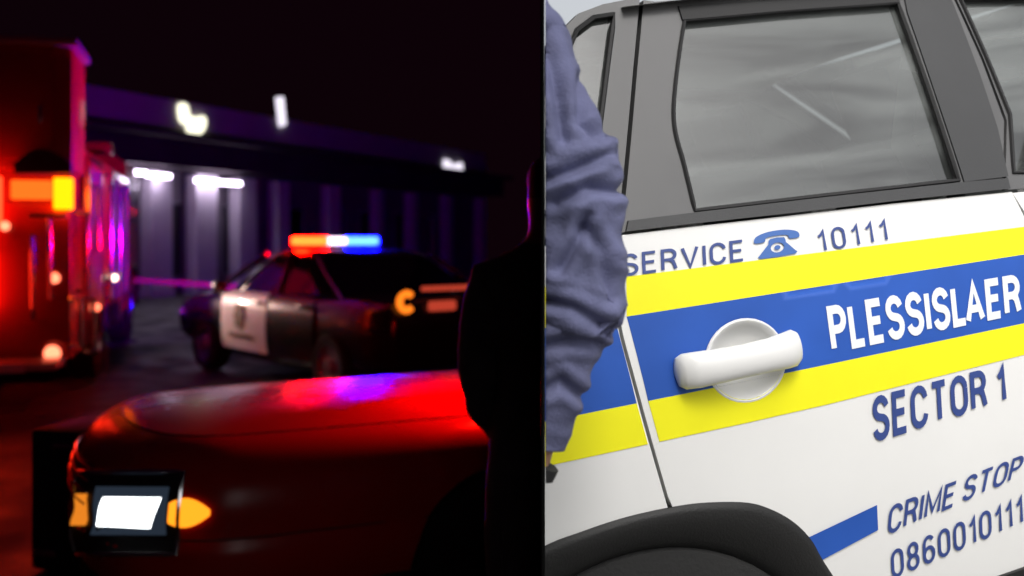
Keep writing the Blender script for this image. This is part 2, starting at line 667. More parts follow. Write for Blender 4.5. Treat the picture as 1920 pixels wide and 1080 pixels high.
sill = [(0.36, 0.26), (2.25, 0.26), (2.25, 0.392), (0.40, 0.392)]
for mir in (False, True):
    skin_panel('sill', sill, M['plastic'], mirror=mir)

# --- window frames and glass, rear door
gap_top = sides([(1166, 436), (1178, 320), (1195, 130), (1207, 0)])
dx = gap_top[-1][0] - gap_top[-2][0]
gap_top += [(gap_top[-1][0] + 0.02, 1.60)]
glass_px = [(1283, 38), (1480, 20), (1683, 6), (1740, 165), (1797, 338), (1550, 366)] + smoothpoly([(1303, 395), (1291, 345), (1280, 300), (1269, 262), (1263, 225), (1264, 180), (1272, 110), (1283, 38)], 3, closed=False)[:-1]
glass_r = sides(glass_px)
fr_gap = [(0.777, 1.186)] + sides([(1893, 225), (1850, 110), (1795, -10)])
frame_r = gap_top + [(fr_gap[-1][0] - 0.02, 1.60)] + [(x - 0.012, z) for x, z in fr_gap[::-1]] + [(0.535, 1.192), (0.335, 1.193), (0.162, 1.196)]
skin_panel('window_frame', frame_r, M['pillar'], holes=[glass_r], thick=0.03)
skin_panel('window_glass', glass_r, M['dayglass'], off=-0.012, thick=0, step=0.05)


def ring_strip(name, loop, m, w=0.008, off=0.004, mirror=False):
    """raised rubber bead that follows a closed loop"""
    g = G()
    lp = resample(loop, 0.02)
    pts = [Vector((x, (W_CAR - prof_y(z) + off) if mirror else (prof_y(z) - off), z)) for x, z in lp]
    pts.append(pts[0].copy())
    pts.append(pts[1].copy())
    g.tube(pts, w, 6, cap=False)
    return g.build(name, m, DAY, True, 'day')


ring_strip('window_seal', glass_r, M['rubber'], 0.0042, 0.001)
# dark header seal above the glass, belt moulding below it, black pillar cover
skin_panel('header_seal', sides([(1278, 38), (1480, 20), (1684, 5), (1682, -8), (1480, -2), (1270, 12)]), M['rubber'], off=0.006, thick=0.01)
skin_panel('belt_moulding', sides([(1172, 434), (1300, 419), (1477, 400), (1673, 377), (1890, 354), (1885, 334), (1797, 342), (1550, 369), (1303, 398), (1176, 414)]), M['trim'], off=0.007, thick=0.015)
skin_panel('pillar_cover', sides([(1692, -15), (1700, 25), (1748, 165), (1806, 341), (1888, 331), (1868, 240), (1835, 140), (1786, 10), (1775, -15)]), M['trim'], off=0.004, thick=0.008)

# --- quarter window area behind the door
qtop = sides([(1200, -6), (1130, 8), (1085, 25), (1060, 50), (1045, 92), (1030, 150), (1008, 240), (985, 330), (955, 445)])
q_up = [(x - 0.007, z) for x, z in gap_top[:-1]][::-1] + [(-0.4, 1.196)] + qtop[::-1]
q_gl = sides([(1150, 28), (1112, 34), (1080, 58), (1062, 100), (1045, 160), (1020, 270), (1000, 400), (1104, 396), (1120, 260), (1138, 120)])
q_out = gap_top[:-1]
q_out = [(x - 0.008, z) for x, z in q_out] + qtop + [(0.0, 1.196)]
skin_panel('rear_pillar', q_out, M['pillar'], holes=[q_gl], thick=0.03)
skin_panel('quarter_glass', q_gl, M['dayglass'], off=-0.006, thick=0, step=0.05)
ring_strip('quarter_seal', q_gl, M['rubber'], 0.005)

# --- front door, fender, far side
fd = [(0.785, 1.179), (1.20, 1.168), (1.86, 1.13), (1.90, 0.95), (1.88, 0.62), (1.80, 0.40), (0.843, 0.40), (0.850, 0.55), (0.858, 0.80), (0.840, 1.05), (0.808, 1.12)]
fglass = sides([(1800, -2), (1848, 105), (1893, 215)]) + [(0.80, 1.215), (1.66, 1.175), (1.50, 1.30), (1.28, 1.45), (1.10, 1.545)]
fframe = [(x - 0.006, z) for x, z in fr_gap] + [(fr_gap[-1][0], 1.60), (1.16, 1.60), (1.50, 1.38), (1.84, 1.155), (1.20, 1.174)]
clad_f = [(0.843, 0.40), (1.80, 0.40), (1.86, 0.50), (1.30, zc + 0.03), (0.849, zc + 0.02)]
skin_panel('front_door', fd, M['white'])
skin_panel('sill_cladding', clad_f, M['plastic'], off=0.008, thick=0.012)
skin_panel('window_frame', fframe, M['pillar'], holes=[fglass], thick=0.03)
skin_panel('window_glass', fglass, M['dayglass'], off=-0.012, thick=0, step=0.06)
ring_strip('window_seal', fglass, M['rubber'], 0.0042, 0.001)
fender = [(1.868, 1.125), (2.45, 1.06), (3.10, 0.96), (3.42, 0.86), (3.50, 0.72), (3.50, 0.45), (3.08, 0.40)]
fender += [(2.67 + 0.40 * math.cos(R(a)), 0.35 + 0.40 * math.sin(R(a))) for a in range(8, 175, 12)] + [(2.26, 0.40), (1.815, 0.40), (1.888, 0.62), (1.908, 0.95)]
skin_panel('front_fender', fender, M['white'])
for nm, o_, m_, h_, th in (('rear_door', door, M['white'], (), 0.02), ('front_door', fd, M['white'], (), 0.02), ('front_fender', fender, M['white'], (), 0.02),
                           ('window_frame', frame_r, M['pillar'], (glass_r,), 0.03), ('window_frame', fframe, M['pillar'], (fglass,), 0.03)):
    skin_panel(nm, o_, m_, holes=h_, thick=th, mirror=True, step=0.06)
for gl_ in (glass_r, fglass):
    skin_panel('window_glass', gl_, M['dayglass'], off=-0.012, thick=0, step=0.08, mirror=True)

# --- roof, windscreen, bonnet, nose
g = G()
rings = []
for x, dz in ((0.14, 0.0), (0.25, 0.005), (0.4, 0.01), (0.9, 0.0), (1.17, -0.03)):
    row = []
    for k in range(13):
        t = k / 12
        y = 0.165 + (W_CAR - 0.33) * t
        row.append((x, y, 1.590 + dz + 0.03 * (1 - (2 * t - 1) ** 4)))
    rings.append(row)
g.loft(rings, False)
g.build('roof', M['white'], DAY, True, 'day')
g = G()
rings = []
for x, z, ins in ((1.18, 1.60, 0.20), (1.50, 1.39, 0.15), (1.86, 1.15, 0.08)):
    rings.append([(x + 0.10 * (1 - (2 * k / 8 - 1) ** 2), ins + (W_CAR - 2 * ins) * k / 8, z) for k in range(9)])
g.loft(rings, False)
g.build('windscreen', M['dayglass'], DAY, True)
g = G()
rings = []
for x, z in ((1.88, 1.14), (2.3, 1.10), (2.8, 1.03), (3.2, 0.96), (3.45, 0.86)):
    rings.append([(x + 0.08 * (1 - (2 * k / 10 - 1) ** 2), 0.03 + (W_CAR - 0.06) * k / 10, z + 0.05 * (1 - (2 * k / 10 - 1) ** 4)) for k in range(11)])
g.loft(rings, False)
g.build('bonnet', M['white'], DAY, True)
g = G()
rings = []
for z, x, ins in ((0.86, 3.48, 0.02), (0.75, 3.57, 0.03), (0.55, 3.60, 0.03), (0.40, 3.56, 0.05), (0.30, 3.46, 0.08)):
    rings.append([(x + 0.09 * (1 - (2 * k / 10 - 1) ** 2), ins + (W_CAR - 2 * ins) * k / 10, z) for k in range(11)])
g.loft(rings, False)
g.build('front_bumper', M['white'], DAY, True)
g = G()
g.box((3.675, W_CAR / 2, 0.66), (0.03, 0.9, 0.14), bev=0.01)
g.build('grille', M['plastic'], DAY)
for yy in (0.30, W_CAR - 0.30):
    g = G()
    g.box((3.60, yy, 0.76), (0.10, 0.32, 0.13), bev=0.03)
    g.build('headlight', M['chrome'], DAY, True)

# --- wheels
for wx, wy in ((0.005, 0.13), (2.67, 0.13), (2.67, W_CAR - 0.13)):
    Mw = Matrix.Translation((wx, wy, 0.345)) @ Matrix.Rotation(R(90), 4, 'X')
    sgn = 1 if wy < 1 else -1
    g = G()
    g.lathe([(0.21, -0.10), (0.26, -0.112), (0.325, -0.105), (0.343, -0.07), (0.345, 0.0), (0.343, 0.07), (0.325, 0.105), (0.26, 0.112), (0.21, 0.10)], Mw, 48)
    w_ = g.build('wheel', M['tyre'], DAY, True, 'day')
    if w_:
        g = G()
        g.lathe([(0.21, 0.095 * sgn), (0.20, 0.10 * sgn), (0.19, 0.06 * sgn), (0.05, 0.05 * sgn), (0.045, 0.075 * sgn), (0.001, 0.078 * sgn)], Mw, 32)
        for k in range(5):
            a = 2 * math.pi * k / 5
            g.box(Mw @ Vector((0.12 * math.cos(a), 0.12 * math.sin(a), 0.075 * sgn)), (0.15, 0.03, 0.05), bev=0.006, rot=Matrix.Rotation(a, 4, 'Y').inverted())
        r_ = g.build('rim', M['alloy'], DAY, True, 'day')
        if r_:
            r_.parent = w_

# --- dark inner skin behind the shut lines, cabin floor and seats
g = G()
rows = []
for z in (0.36, 0.6, 0.9, 1.15):
    rows.append([(x, prof_y(z) + 0.05, z) for x in (0.42, 0.9, 1.4, 1.95)])
g.loft(rows, False)
rows = []
for z in (0.74, 0.9, 1.05, 1.17):
    rows.append([(x, prof_y(z) + 0.05, z) for x in (-0.6, -0.2, 0.2, 0.42)])
g.loft(rows, False)
g.build('inner_panel', M['rubber'], DAY, False, 'day')
g = G()
g.box((0.85, W_CAR / 2, 0.42), (2.3, W_CAR - 0.2, 0.04))
g.build('cabin_floor', M['rubber'], DAY, False, 'day')


def seat(x, y, w, kind):
    g = G()
    g.box((x + 0.24, y, 0.72), (0.50, w, 0.18), bev=0.05)
    Mb = Matrix.Rotation(R(-16), 4, 'Y')
    g.box((x - 0.06, y, 1.02), (0.14, w, 0.62), bev=0.05, rot=Mb)
    o = g.build('seat', M['seat'], DAY, True, 'day')
    if not o:
        return
    for hy in ([y] if w < 0.8 else [y - 0.42, y + 0.42]):
        g = G()
        g.box((x - 0.17, hy, 1.40), (0.09, 0.25, 0.18), bev=0.04, rot=Mb)
        g.tube([(x - 0.15, hy - 0.06, 1.26), (x - 0.165, hy - 0.06, 1.36)], 0.007, 6)
        g.tube([(x - 0.15, hy + 0.06, 1.26), (x - 0.165, hy + 0.06, 1.36)], 0.007, 6)
        hh = g.build('headrest', M['seat'], DAY, True, 'day')
        if hh:
            hh.parent = o


seat(0.12, W_CAR / 2, 1.30, 'rear')
seat(1.02, 0.50, 0.52, 'front')
seat(1.02, W_CAR - 0.50, 0.52, 'front')
g = G()
g.tube([(0.74, 0.20, 1.50), (0.70, 0.22, 1.30), (0.92, 0.34, 1.02), (1.12, 0.5, 0.86)], 0.024, 8, sx=0.12)
g.build('seat_belt', M['belt'], DAY, True)
g = G()
g.box((1.72, W_CAR / 2, 1.02), (0.34, W_CAR - 0.3, 0.20), bev=0.06)
g.build('dashboard', M['seat2'], DAY, True)
g = G()
Mw = Matrix.Translation((1.47, 0.50, 1.06)) @ Matrix.Rotation(R(65), 4, 'Y')
g.tube([Mw @ Vector((0.18 * math.cos(R(a)), 0.18 * math.sin(R(a)), 0)) for a in range(0, 361, 15)], 0.015, 8, cap=False)
g.box(Mw @ Vector((0, 0, 0)), (0.05, 0.30, 0.04), rot=Matrix.Rotation(R(65), 4, 'Y'), bev=0.01)
g.build('steering_wheel', M['plastic'], DAY, True)
g = G()
g.box((1.62, -0.07, 1.20), (0.14, 0.20, 0.15), bev=0.05)
g.box((1.63, 0.02, 1.16), (0.06, 0.10, 0.04), bev=0.01)
g.build('door_mirror', M['plastic'], DAY, True)


# --- stripes and lettering on the flank
def line_at(pts, x):
    for (xa, ya), (xb, yb) in zip(pts, pts[1:]):
        if x <= xb or (xb, yb) == pts[-1]:
            return ya + (yb - ya) * (x - xa) / (xb - xa)


L1 = [(940, 548), (1165, 520), (1920, 425), (1960, 420)]
L2 = [(940, 626), (1165, 595), (1920, 477), (1960, 471)]
L3 = [(940, 806), (1090, 777), (1500, 694), (1920, 606), (1960, 597)]
L4 = [(940, 893), (1055, 867), (1500, 771), (1920, 665), (1960, 655)]
gapl = [(1162, 441), (1161, 520), (1162, 600), (1188, 700), (1225, 835), (1262, 963)]


def gap_x(y):
    for (xa, ya), (xb, yb) in zip(gapl, gapl[1:]):
        if y <= yb:
            return xa + (xb - xa) * (y - ya) / (yb - ya)


def stripe(name, A, B, m, parent_panel):
    # door piece
    def cross(Lx, off):
        x = 1170.0
        for _ in range(12):
            x = gap_x(line_at(Lx, x)) + off
        return (x, line_at(Lx, x))
    a0, b0 = cross(A, 13), cross(B, 13)
    xs = [1250, 1400, 1550, 1700, 1820, 1905, 1945]
    top = [a0] + [(x, line_at(A, x)) for x in xs]
    bot = [b0] + [(x, line_at(B, x)) for x in xs]
    skin_panel(name, sides(top + bot[::-1]), m, holes=[cup_hole], off=0.0012, thick=0.0012, step=0.025, hole_rim=False)
    a1, b1 = cross(A, -10), cross(B, -10)
    top = [(x, line_at(A, x)) for x in (945, 1040)] + [a1]
    bot = [(x, line_at(B, x)) for x in (945, 1040)] + [b1]
    skin_panel(name, sides(top + bot[::-1]), m, off=0.0012, thick=0.0012, step=0.025)


stripe('yellow_stripe', L1, L2, M['yellow'], None)
stripe('blue_stripe', L2, L3, M['blue'], None)
stripe('yellow_stripe', L3, L4, M['yellow'], None)
front_ys = [(0.82, side(1920, 425)[1]), (1.86, side(1920, 425)[1] - 0.02), (1.88, side(1920, 477)[1] - 0.02), (0.845, side(1920, 477)[1])]
skin_panel('yellow_stripe', front_ys, M['yellow'], off=0.0012, thick=0.0012)
za, zb, zd = side(1920, 477)[1], side(1920, 606)[1], side(1920, 665)[1]
skin_panel('blue_stripe', [(0.85, za), (1.88, za - 0.02), (1.89, zb - 0.02), (0.862, zb)], M['blue'], off=0.0012, thick=0.0012)
skin_panel('yellow_stripe', [(0.862, zb), (1.89, zb - 0.02), (1.88, zd - 0.02), (0.862, zd)], M['yellow'], off=0.0012, thick=0.0012)


def decal(name, uv, faces, quad, m, off=0.0026):
    """flat print laid on the flank: unit box -> four photograph corners BL BR TR TL"""
    q = [Vector(side(*p)) for p in quad]
    g = G()
    vs = []
    for u, v in uv:
        p = (q[0] * (1 - u) + q[1] * u) * (1 - v) + (q[3] * (1 - u) + q[2] * u) * v
        vs.append((p.x, prof_y(p.y) - off, p.y))
    g.add(vs, faces)
    return g.build(name, m, DAY, False, 'day')


def word(txt, quad, m, weight=0.16, gap=0.16, shear=0.0):
    uv, f = text_geo(txt, weight, gap, shear)
    # layered slightly stroke by stroke so that crossing strokes never share a plane
    return decal('lettering', uv, f, quad, m)


word('SERVICE', [(1167, 521), (1392, 492), (1390, 449), (1165, 477)], M['ink'], 0.15, 0.17)
word('10111', [(1536, 473), (1664, 451), (1658, 408), (1529, 430)], M['ink'], 0.13, 0.26)
word('PLESSISLAER', [(1559, 662), (1914, 588), (1908, 507), (1546, 567)], M['letter_white'], 0.23, 0.10)
word('SECTOR 1', [(1637, 830), (1886, 753), (1881, 677), (1633, 738)], M['ink'], 0.20, 0.14)
word('CRIME STOP', [(1663, 1003), (1912, 894), (1920, 848), (1664, 946)], M['ink'], 0.17, 0.12, 0.12)
word('0860010111', [(1671, 1086), (1917, 980), (1915, 924), (1668, 1030)], M['ink'], 0.15, 0.17)
decal('blue_bar', [(0, 0), (1, 0), (1, 1), (0, 1)], [(0, 1, 2, 3)], [(1533, 1053), (1645, 993), (1643, 946), (1506, 1011)], M['blue'])
# telephone symbol: handset over a body with a dial
hand = smoothpoly([(0.0, 0.62), (0.03, 0.84), (0.25, 0.97), (0.5, 1.0), (0.75, 0.97), (0.97, 0.84), (1.0, 0.62), (0.78, 0.62), (0.74, 0.76), (0.5, 0.80), (0.26, 0.76), (0.22, 0.62)], 3)
body_ = smoothpoly([(0.10, 0.0), (0.12, 0.18), (0.30, 0.50), (0.34, 0.70), (0.66, 0.70), (0.70, 0.50), (0.88, 0.18), (0.90, 0.0)], 2)
dial = [(0.5 + 0.15 * math.cos(R(a)), 0.34 + 0.19 * math.sin(R(a))) for a in range(0, 360, 20)]
dot = [(0.5 + 0.07 * math.cos(R(a)), 0.34 + 0.09 * math.sin(R(a))) for a in range(0, 360, 30)]
PQ = [(1416, 487), (1498, 474), (1496, 426), (1412, 438)]
M['symbol'] = mat('symbol_blue', (0.05, 0.14, 0.42), 0.4)
g_all = [fill2d(hand, (), 0.08), fill2d(body_, (dial,), 0.08), fill2d(dot, (), 0.2)]
uv, fs = [], []
for v_, f_ in g_all:
    b = len(uv)
    uv += v_
    fs += [[b + i for i in t] for t in f_]
decal('telephone_symbol', uv, fs, PQ, M['symbol'])

# --- door handle: bar over a dished cup
q = lambda px, py: Vector(side(px, py))
hl, hr = q(1262, 698), q(1493, 648)
g = G()
rings = []
for rr, dep in ((0.0735, -0.0004), (0.0725, -0.0028), (0.070, -0.0036), (0.066, -0.002), (0.060, 0.004), (0.048, 0.013), (0.030, 0.019), (0.001, 0.021)):
    rings.append([(cen.x + rr * math.cos(R(a)), prof_y(cen.y) + dep, cen.y + rr * 0.955 * math.sin(R(a))) for a in range(0, 360, 10)])
g.loft(rings, True)
cup = g.build('handle_cup', M['white'], DAY, True)
g = G()
pts, rs = [], []
for t, out, rad in ((0.0, 0.006, 0.006), (0.012, 0.012, 0.024), (0.05, 0.018, 0.0300), (0.14, 0.026, 0.0305), (0.3, 0.032, 0.0290), (0.5, 0.034, 0.0280), (0.7, 0.032, 0.0285), (0.84, 0.026, 0.0310), (0.93, 0.018, 0.0320), (0.985, 0.012, 0.0255), (1.0, 0.006, 0.006)):
    p = hl.lerp(hr, t)
    pts.append(Vector((p.x, prof_y(p.y) - out, p.y)))
    rs.append(rad)
rings = []
dirv = (Vector((hr.x - hl.x, 0, hr.y - hl.y))).normalized()
upv = Vector((-dirv.z, 0, dirv.x))
for p, r_ in zip(pts, rs):
    rings.append([p + upv * r_ * math.cos(R(a)) * (1.0 if math.cos(R(a)) > 0 else 0.95) + Vector((0, -1, 0)) * r_ * 0.55 * math.sin(R(a)) for a in range(0, 360, 20)])
g.loft(rings, True, 0, True)
g.build('door_handle', M['white'], DAY, True)
kp = q(1462, 668)
g = G()
g.lathe([(0.009, 0.0), (0.009, 0.003), (0.001, 0.003)], Matrix.Translation((kp.x, prof_y(kp.y) - 0.027, kp.y)) @ Matrix.Rotation(R(90), 4, 'X'), 16)
g.build('key_lock', M['alloy'], DAY, True)

# --- street on the day side: one sheet that follows the slope
g = G()
rows = []
xs = [-3, -1, 0, 1, 2, 4, 8, 16, 30, 60]
ys = [-30, -12, -6, -3, -1, 0, 1, 2, 4, 8, 16, 40, 90]
for y in ys:
    rows.append([(MD @ Vector((x, y, -0.001))) for x in xs])
g.loft(rows, False)
tag(g.build('road', M['asphalt_day'], None, False, 'day'), kind='structure')

# --- the bent arm of a person in a navy jacket beside the car
AY = 1.30
right_edge = [(1008, -60), (1020, 0), (1050, 53), (1070, 90), (1110, 200), (1128, 247), (1147, 279), (1158, 320), (1167, 365), (1170, 427), (1167, 520), (1162, 590), (1143, 628), (1124, 660), (1111, 700), (1077, 780), (1052, 847)]
radius = [100, 100, 98, 97, 95, 94, 94, 94, 93, 92, 90, 88, 84, 80, 76, 66, 58]
edge = smoothpoly(right_edge, 8, closed=False)
rad = smoothpoly([(r_, 0) for r_ in radius], 8, closed=False)
ARM = empty('person', Matrix.Translation((SLOPE * AY + 0.05, AY, (MD @ Vector((0, -0.35, 0))).z)), 'person with a bent arm in a creased navy jacket sleeve beside the white police car', 'person')
AMi = ARM.matrix_world.inverted()
axis = []
for i, (x, y) in enumerate(edge):
    a, b = edge[max(0, i - 3)], edge[min(len(edge) - 1, i + 3)]
    t = Vector((b[0] - a[0], b[1] - a[1])).normalized()
    nrm = Vector((t.y, -t.x))
    c = Vector((x, y)) - nrm * rad[i][0]
    # the elbow swings a little towards the camera
    bulge = 0.05 * math.exp(-((y - 470) / 260.0) ** 2)
    axis.append((AMi @ at(c.x, c.y, AY - bulge * 0.5), rad[i][0] / F * AY))


def arm_tube(axis, n, disp):
    rings = []
    L = len(axis)
    for i, (p, r_) in enumerate(axis):
        t = (axis[min(i + 2, L - 1)][0] - axis[max(i - 2, 0)][0]).normalized()
        u = (Vector((0, -1, 0)) - t * -t.y).normalized()
        w = t.cross(u)
        ring = []
        for k in range(n):
            a = 2 * math.pi * k / n
            d = u * math.cos(a) + w * math.sin(a)
            ring.append(p + d * (r_ + disp(i / (L - 1), a, p + d * r_)))
        rings.append(ring)
    return rings


CREASE = [[(1000, 342), (1075, 318), (1136, 290)], [(1040, 380), (1100, 350), (1165, 356)], [(1026, 60), (1042, 160), (1056, 262)], [(1096, 425), (1132, 470), (1150, 560)],
          [(1000, 560), (1070, 575), (1140, 618)], [(1000, 655), (1060, 640), (1120, 645)], [(1050, 505), (1085, 450), (1100, 405)], [(1000, 740), (1050, 715), (1085, 740)], [(1085, 150), (1090, 230), (1125, 262)]]


def folds(s, a, p):
    # broad drag folds round the elbow crook, long soft folds on the upper arm, fine crumple
    el = math.exp(-((s - 0.55) / 0.22) ** 2)
    wz = p.z + 0.5 * p.x + 0.03 * noise.noise(Vector((p.x * 7, p.y * 7, p.z * 7)))
    n1 = noise.noise(Vector((p.x * 5 + 4, p.y * 5, wz * 26)))
    d = (abs(n1) ** 0.8 * -0.009 + 0.003) * (0.3 + 0.7 * el)
    w = ARM.matrix_world @ p - CAM
    pc = Vector((960 + w.x / w.y * F, 450 - w.z / w.y * F))
    for k, cr in enumerate(CREASE):
        best = 1e9
        for a_, b_ in zip(cr, cr[1:]):
            a2, b2 = Vector(a_), Vector(b_)
            t = max(0, min(1, (pc - a2).dot(b2 - a2) / (b2 - a2).length_squared))
            best = min(best, (pc - a2.lerp(b2, t)).length)
        d += -0.0105 * math.exp(-(best / 9.0) ** 2) + 0.0045 * math.exp(-((best - 24) / 13.0) ** 2)
    d += noise.noise(Vector((p.x * 24, p.y * 24, p.z * 7 + 2))) * 0.0075 * (1 - 0.6 * el)
    d += noise.noise(Vector((p.x * 38, p.y * 38, p.z * 52))) * 0.0022
    return d


# dense resample of the axis
dense = []
for i in range(len(axis) - 1):
    for k in range(2):
        t = k / 2
        dense.append((axis[i][0].lerp(axis[i + 1][0], t), axis[i][1] * (1 - t) + axis[i + 1][1] * t))
dense.append(axis[-1])
g = G()
g.loft(arm_tube(dense, 110, folds), True, 0, True)
g.build('jacket_sleeve', M['sleeve'], ARM, True, 'day', 180)
# forearm, wrist and hand below the cuff
wr = [at(c[0], c[1], AY - 0.01) for c in ((1006, 790), (988, 850), (968, 885), (952, 925), (940, 975), (930, 1020))]
g = G()
g.tube([AMi @ p for p in wr], [0.03, 0.032, 0.03, 0.042, 0.044, 0.03], 16, sx=0.7)
for k, (dx_, L_) in enumerate(((-34, 95), (-12, 112), (10, 108), (30, 88))):
    a0 = at(930 + dx_, 1005, AY - 0.01)
    a1 = at(924 + dx_, 1005 + L_ * 0.55, AY - 0.02)
    a2 = at(930 + dx_, 1005 + L_, AY + 0.0)
    g.tube([AMi @ a0, AMi @ a1, AMi @ a2], [0.010, 0.009, 0.007], 10)
g.tube([AMi @ at(968, 930, AY), AMi @ at(984, 975, AY - 0.02), AMi @ at(978, 1020, AY - 0.03)], [0.014, 0.011, 0.008], 10)
g.build('body', M['skin'], ARM, True, 'day')
g = G()
p0, p1 = AMi @ at(996, 858, AY), AMi @ at(985, 884, AY)
g.tube([p0, p0.lerp(p1, 0.1), p0.lerp(p1, 0.9), p1], [0.036, 0.039, 0.038, 0.035], 24, sx=0.85)
g.build('watch_strap', M['rubber'], ARM, True, 'day')

# ================================================================== NIGHT SIDE
M['red_paint'] = mat('red_car_paint', (0.45, 0.010, 0.008), 0.24, spec=0.28, var=0.06, vscale=4, rvar=0.06)
M['engine_red'] = mat('fire_engine_red', (0.26, 0.010, 0.010), 0.42, coat=0.15, var=0.08, vscale=4)
M['black_paint'] = mat('black_car_paint', (0.012, 0.012, 0.014), 0.25, coat=0.5, var=0.1)
M['white_door'] = mat('white_door_paint', (0.82, 0.81, 0.78), 0.4, coat=0.3, var=0.06, vscale=6)
M['night_glass'] = mat('dark_glass', (0.008, 0.008, 0.010), 0.08, spec=0.7)
M['gold'] = mat('badge_gold', (0.16, 0.11, 0.04), 0.5)
M['coat'] = mat('dark_coat', (0.05, 0.04, 0.043), 0.9, var=0.3, vscale=10, bump=0.2, bscale=200)
M['hair'] = mat('dark_hair', (0.03, 0.018, 0.012), 0.7, bump=0.4, bscale=150)
M['skin_n'] = mat('skin_night', (0.30, 0.16, 0.10), 0.55)
M['stucco'] = mat('stucco', (0.52, 0.50, 0.52), 0.9, var=0.12, vscale=0.9, bump=0.2, bscale=20)
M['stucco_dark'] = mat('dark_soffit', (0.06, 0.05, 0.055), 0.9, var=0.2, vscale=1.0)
M['column'] = mat('column_paint', (0.62, 0.60, 0.62), 0.8, var=0.08, vscale=2)
M['shop_wall'] = mat('shop_wall', (0.16, 0.15, 0.16), 0.85, var=0.2, vscale=1.2)
M['panel_metal'] = mat('panel_metal', (0.32, 0.32, 0.34), 0.35, metal=0.7, var=0.1)
M['reflective'] = mat('reflective_tape', (0.75, 0.75, 0.72), 0.3)
M['diamond'] = mat('tread_plate', (0.30, 0.30, 0.31), 0.4, metal=0.8, bump=0.4, bscale=60)
M['case'] = mat('equipment_case', (0.015, 0.014, 0.015), 0.6, bump=0.1, bscale=90)
E_red = glow('red_light', (1.0, 0.02, 0.005), 6.5)
E_redbar = glow('red_bar_light', (1.0, 0.00050, 0.00006), 800.0)
E_white = glow('white_bar_light', (1.0, 0.72, 0.95), 2.2)
E_blue = glow('blue_bar_light', (0.00015, 0.00050, 1.0), 1500.0)
E_amber = glow('amber_light', (1.0, 0.085, 0.0005), 8.0)
E_panel = glow('panel_glow', (1.0, 0.075, 0.006), 2.0)
E_small = glow('small_red_light', (1.0, 0.16, 0.08), 3.0)
E_flank = glow('flank_light', (1.0, 0.60, 0.45), 6.0)
E_tail = glow('tail_light', (1.0, 0.20, 0.012), 1.1)
E_taildim = glow('tail_light_dim', (1.0, 0.10, 0.05), 0.35)
E_head = glow('headlamp_light', (0.95, 0.98, 1.0), 4.0)
E_turn = glow('turn_signal_light', (1.0, 0.28, 0.012), 1.3)
E_turnd = glow('parking_lamp_light', (1.0, 0.28, 0.02), 0.6)
E_canopy = glow('canopy_light', (0.88, 0.72, 1.0), 9.0)
E_sign = glow('sign_light', (1.0, 0.97, 0.72), 1.3)
E_signw = glow('white_sign_light', (0.92, 0.85, 1.0), 0.9)
E_bonnet_fill = glow('bonnet_fill_light', (1.0, 0.0025, 0.001), 240.0)
M['red_lens'] = mat('unlit_red_lens', (0.25, 0.01, 0.01), 0.2)


def hit(Mx, px, py, axis_, val):
    Mi = Mx.inverted()
    o, d = Mi @ CAM, Mi.to_3x3() @ ray(px, py)
    t = (val - o[axis_]) / d[axis_]
    return o + d * t


# ------------------------------------------------------------------ shop building behind
B0 = Vector((-10.9, 25.0, 0))
BD = Vector((10.16, 22.0, 0)).normalized()
MB_ = frame(B0, BD)            # x along the front, y into the building, z up
BLD = empty('shop_building', MB_, 'long low shop building with pale parapet and lit canopy behind the police car', 'building')
XA, XB = -14.0, 23.6
g = G().box(((XA + XB) / 2, 3.2, 2.2), (XB - XA, 5.6, 4.4))
g.build('wall', M['shop_wall'], BLD, False, 'night')
g = G()
g.box(((XA + XB) / 2, 0.55, 4.98), (XB - XA + 0.4, 0.5, 1.06), bev=0.02)
g.build('parapet', M['stucco'], BLD, False, 'night')
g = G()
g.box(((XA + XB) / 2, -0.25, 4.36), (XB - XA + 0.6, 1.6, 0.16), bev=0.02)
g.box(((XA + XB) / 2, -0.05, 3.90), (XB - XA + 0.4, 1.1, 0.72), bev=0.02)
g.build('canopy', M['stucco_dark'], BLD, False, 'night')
for px0, px1 in ((287, 326), (371, 410), (451, 484), (524, 545), (622, 629), (634, 641), (712, 722), (776, 786), (842, 852), (905, 913)):
    a = hit(MB_, px0, 450, 1, -0.25)
    b = hit(MB_, px1, 450, 1, -0.25)
    w = min(b.x - a.x, 0.9)
    g = G()
    g.box(((a.x + b.x) / 2, 0.0, 1.72), (w, 0.42, 3.40), bev=0.02)
    g.box(((a.x + b.x) / 2, 0.0, 0.12), (w + 0.08, 0.5, 0.24), bev=0.01)
    g.build('column', M['column'], BLD)
for k in range(12):
    x = XA + 6 + k * 2.45
    g = G()
    g.box((x, 0.36, 1.55), (1.55, 0.06, 2.1))
    wv = g.build('shop_window', M['night_glass'], BLD, False, 'night')
    if wv:
        g = G()
        for sx_ in (-0.78, 0.0, 0.78):
            g.box((x + sx_, 0.32, 1.55), (0.06, 0.06, 2.16))
        for sz in (-1.05, 1.05):
            g.box((x, 0.315, 1.55 + sz), (1.62, 0.06, 0.06))
        fr_ = g.build('window_frame', M['panel_metal'], BLD, False, 'night')
        if fr_:
            fr_.parent = wv
for px0, px1, py in ((239, 271, 322), (279, 316, 328), (370, 405, 338), (412, 448, 342)):
    a = hit(MB_, px0, py, 1, -0.45)
    b = hit(MB_, px1, py, 1, -0.45)
    g = G()
    g.box(((a.x + b.x) / 2, -0.45, a.z), (b.x - a.x, 0.22, 0.10), bev=0.02)
    g.build('canopy_lamp', E_canopy, BLD)


def fascia_pts(pts):
    return [hit(MB_, x, y, 1, 0.22) for x, y in pts]


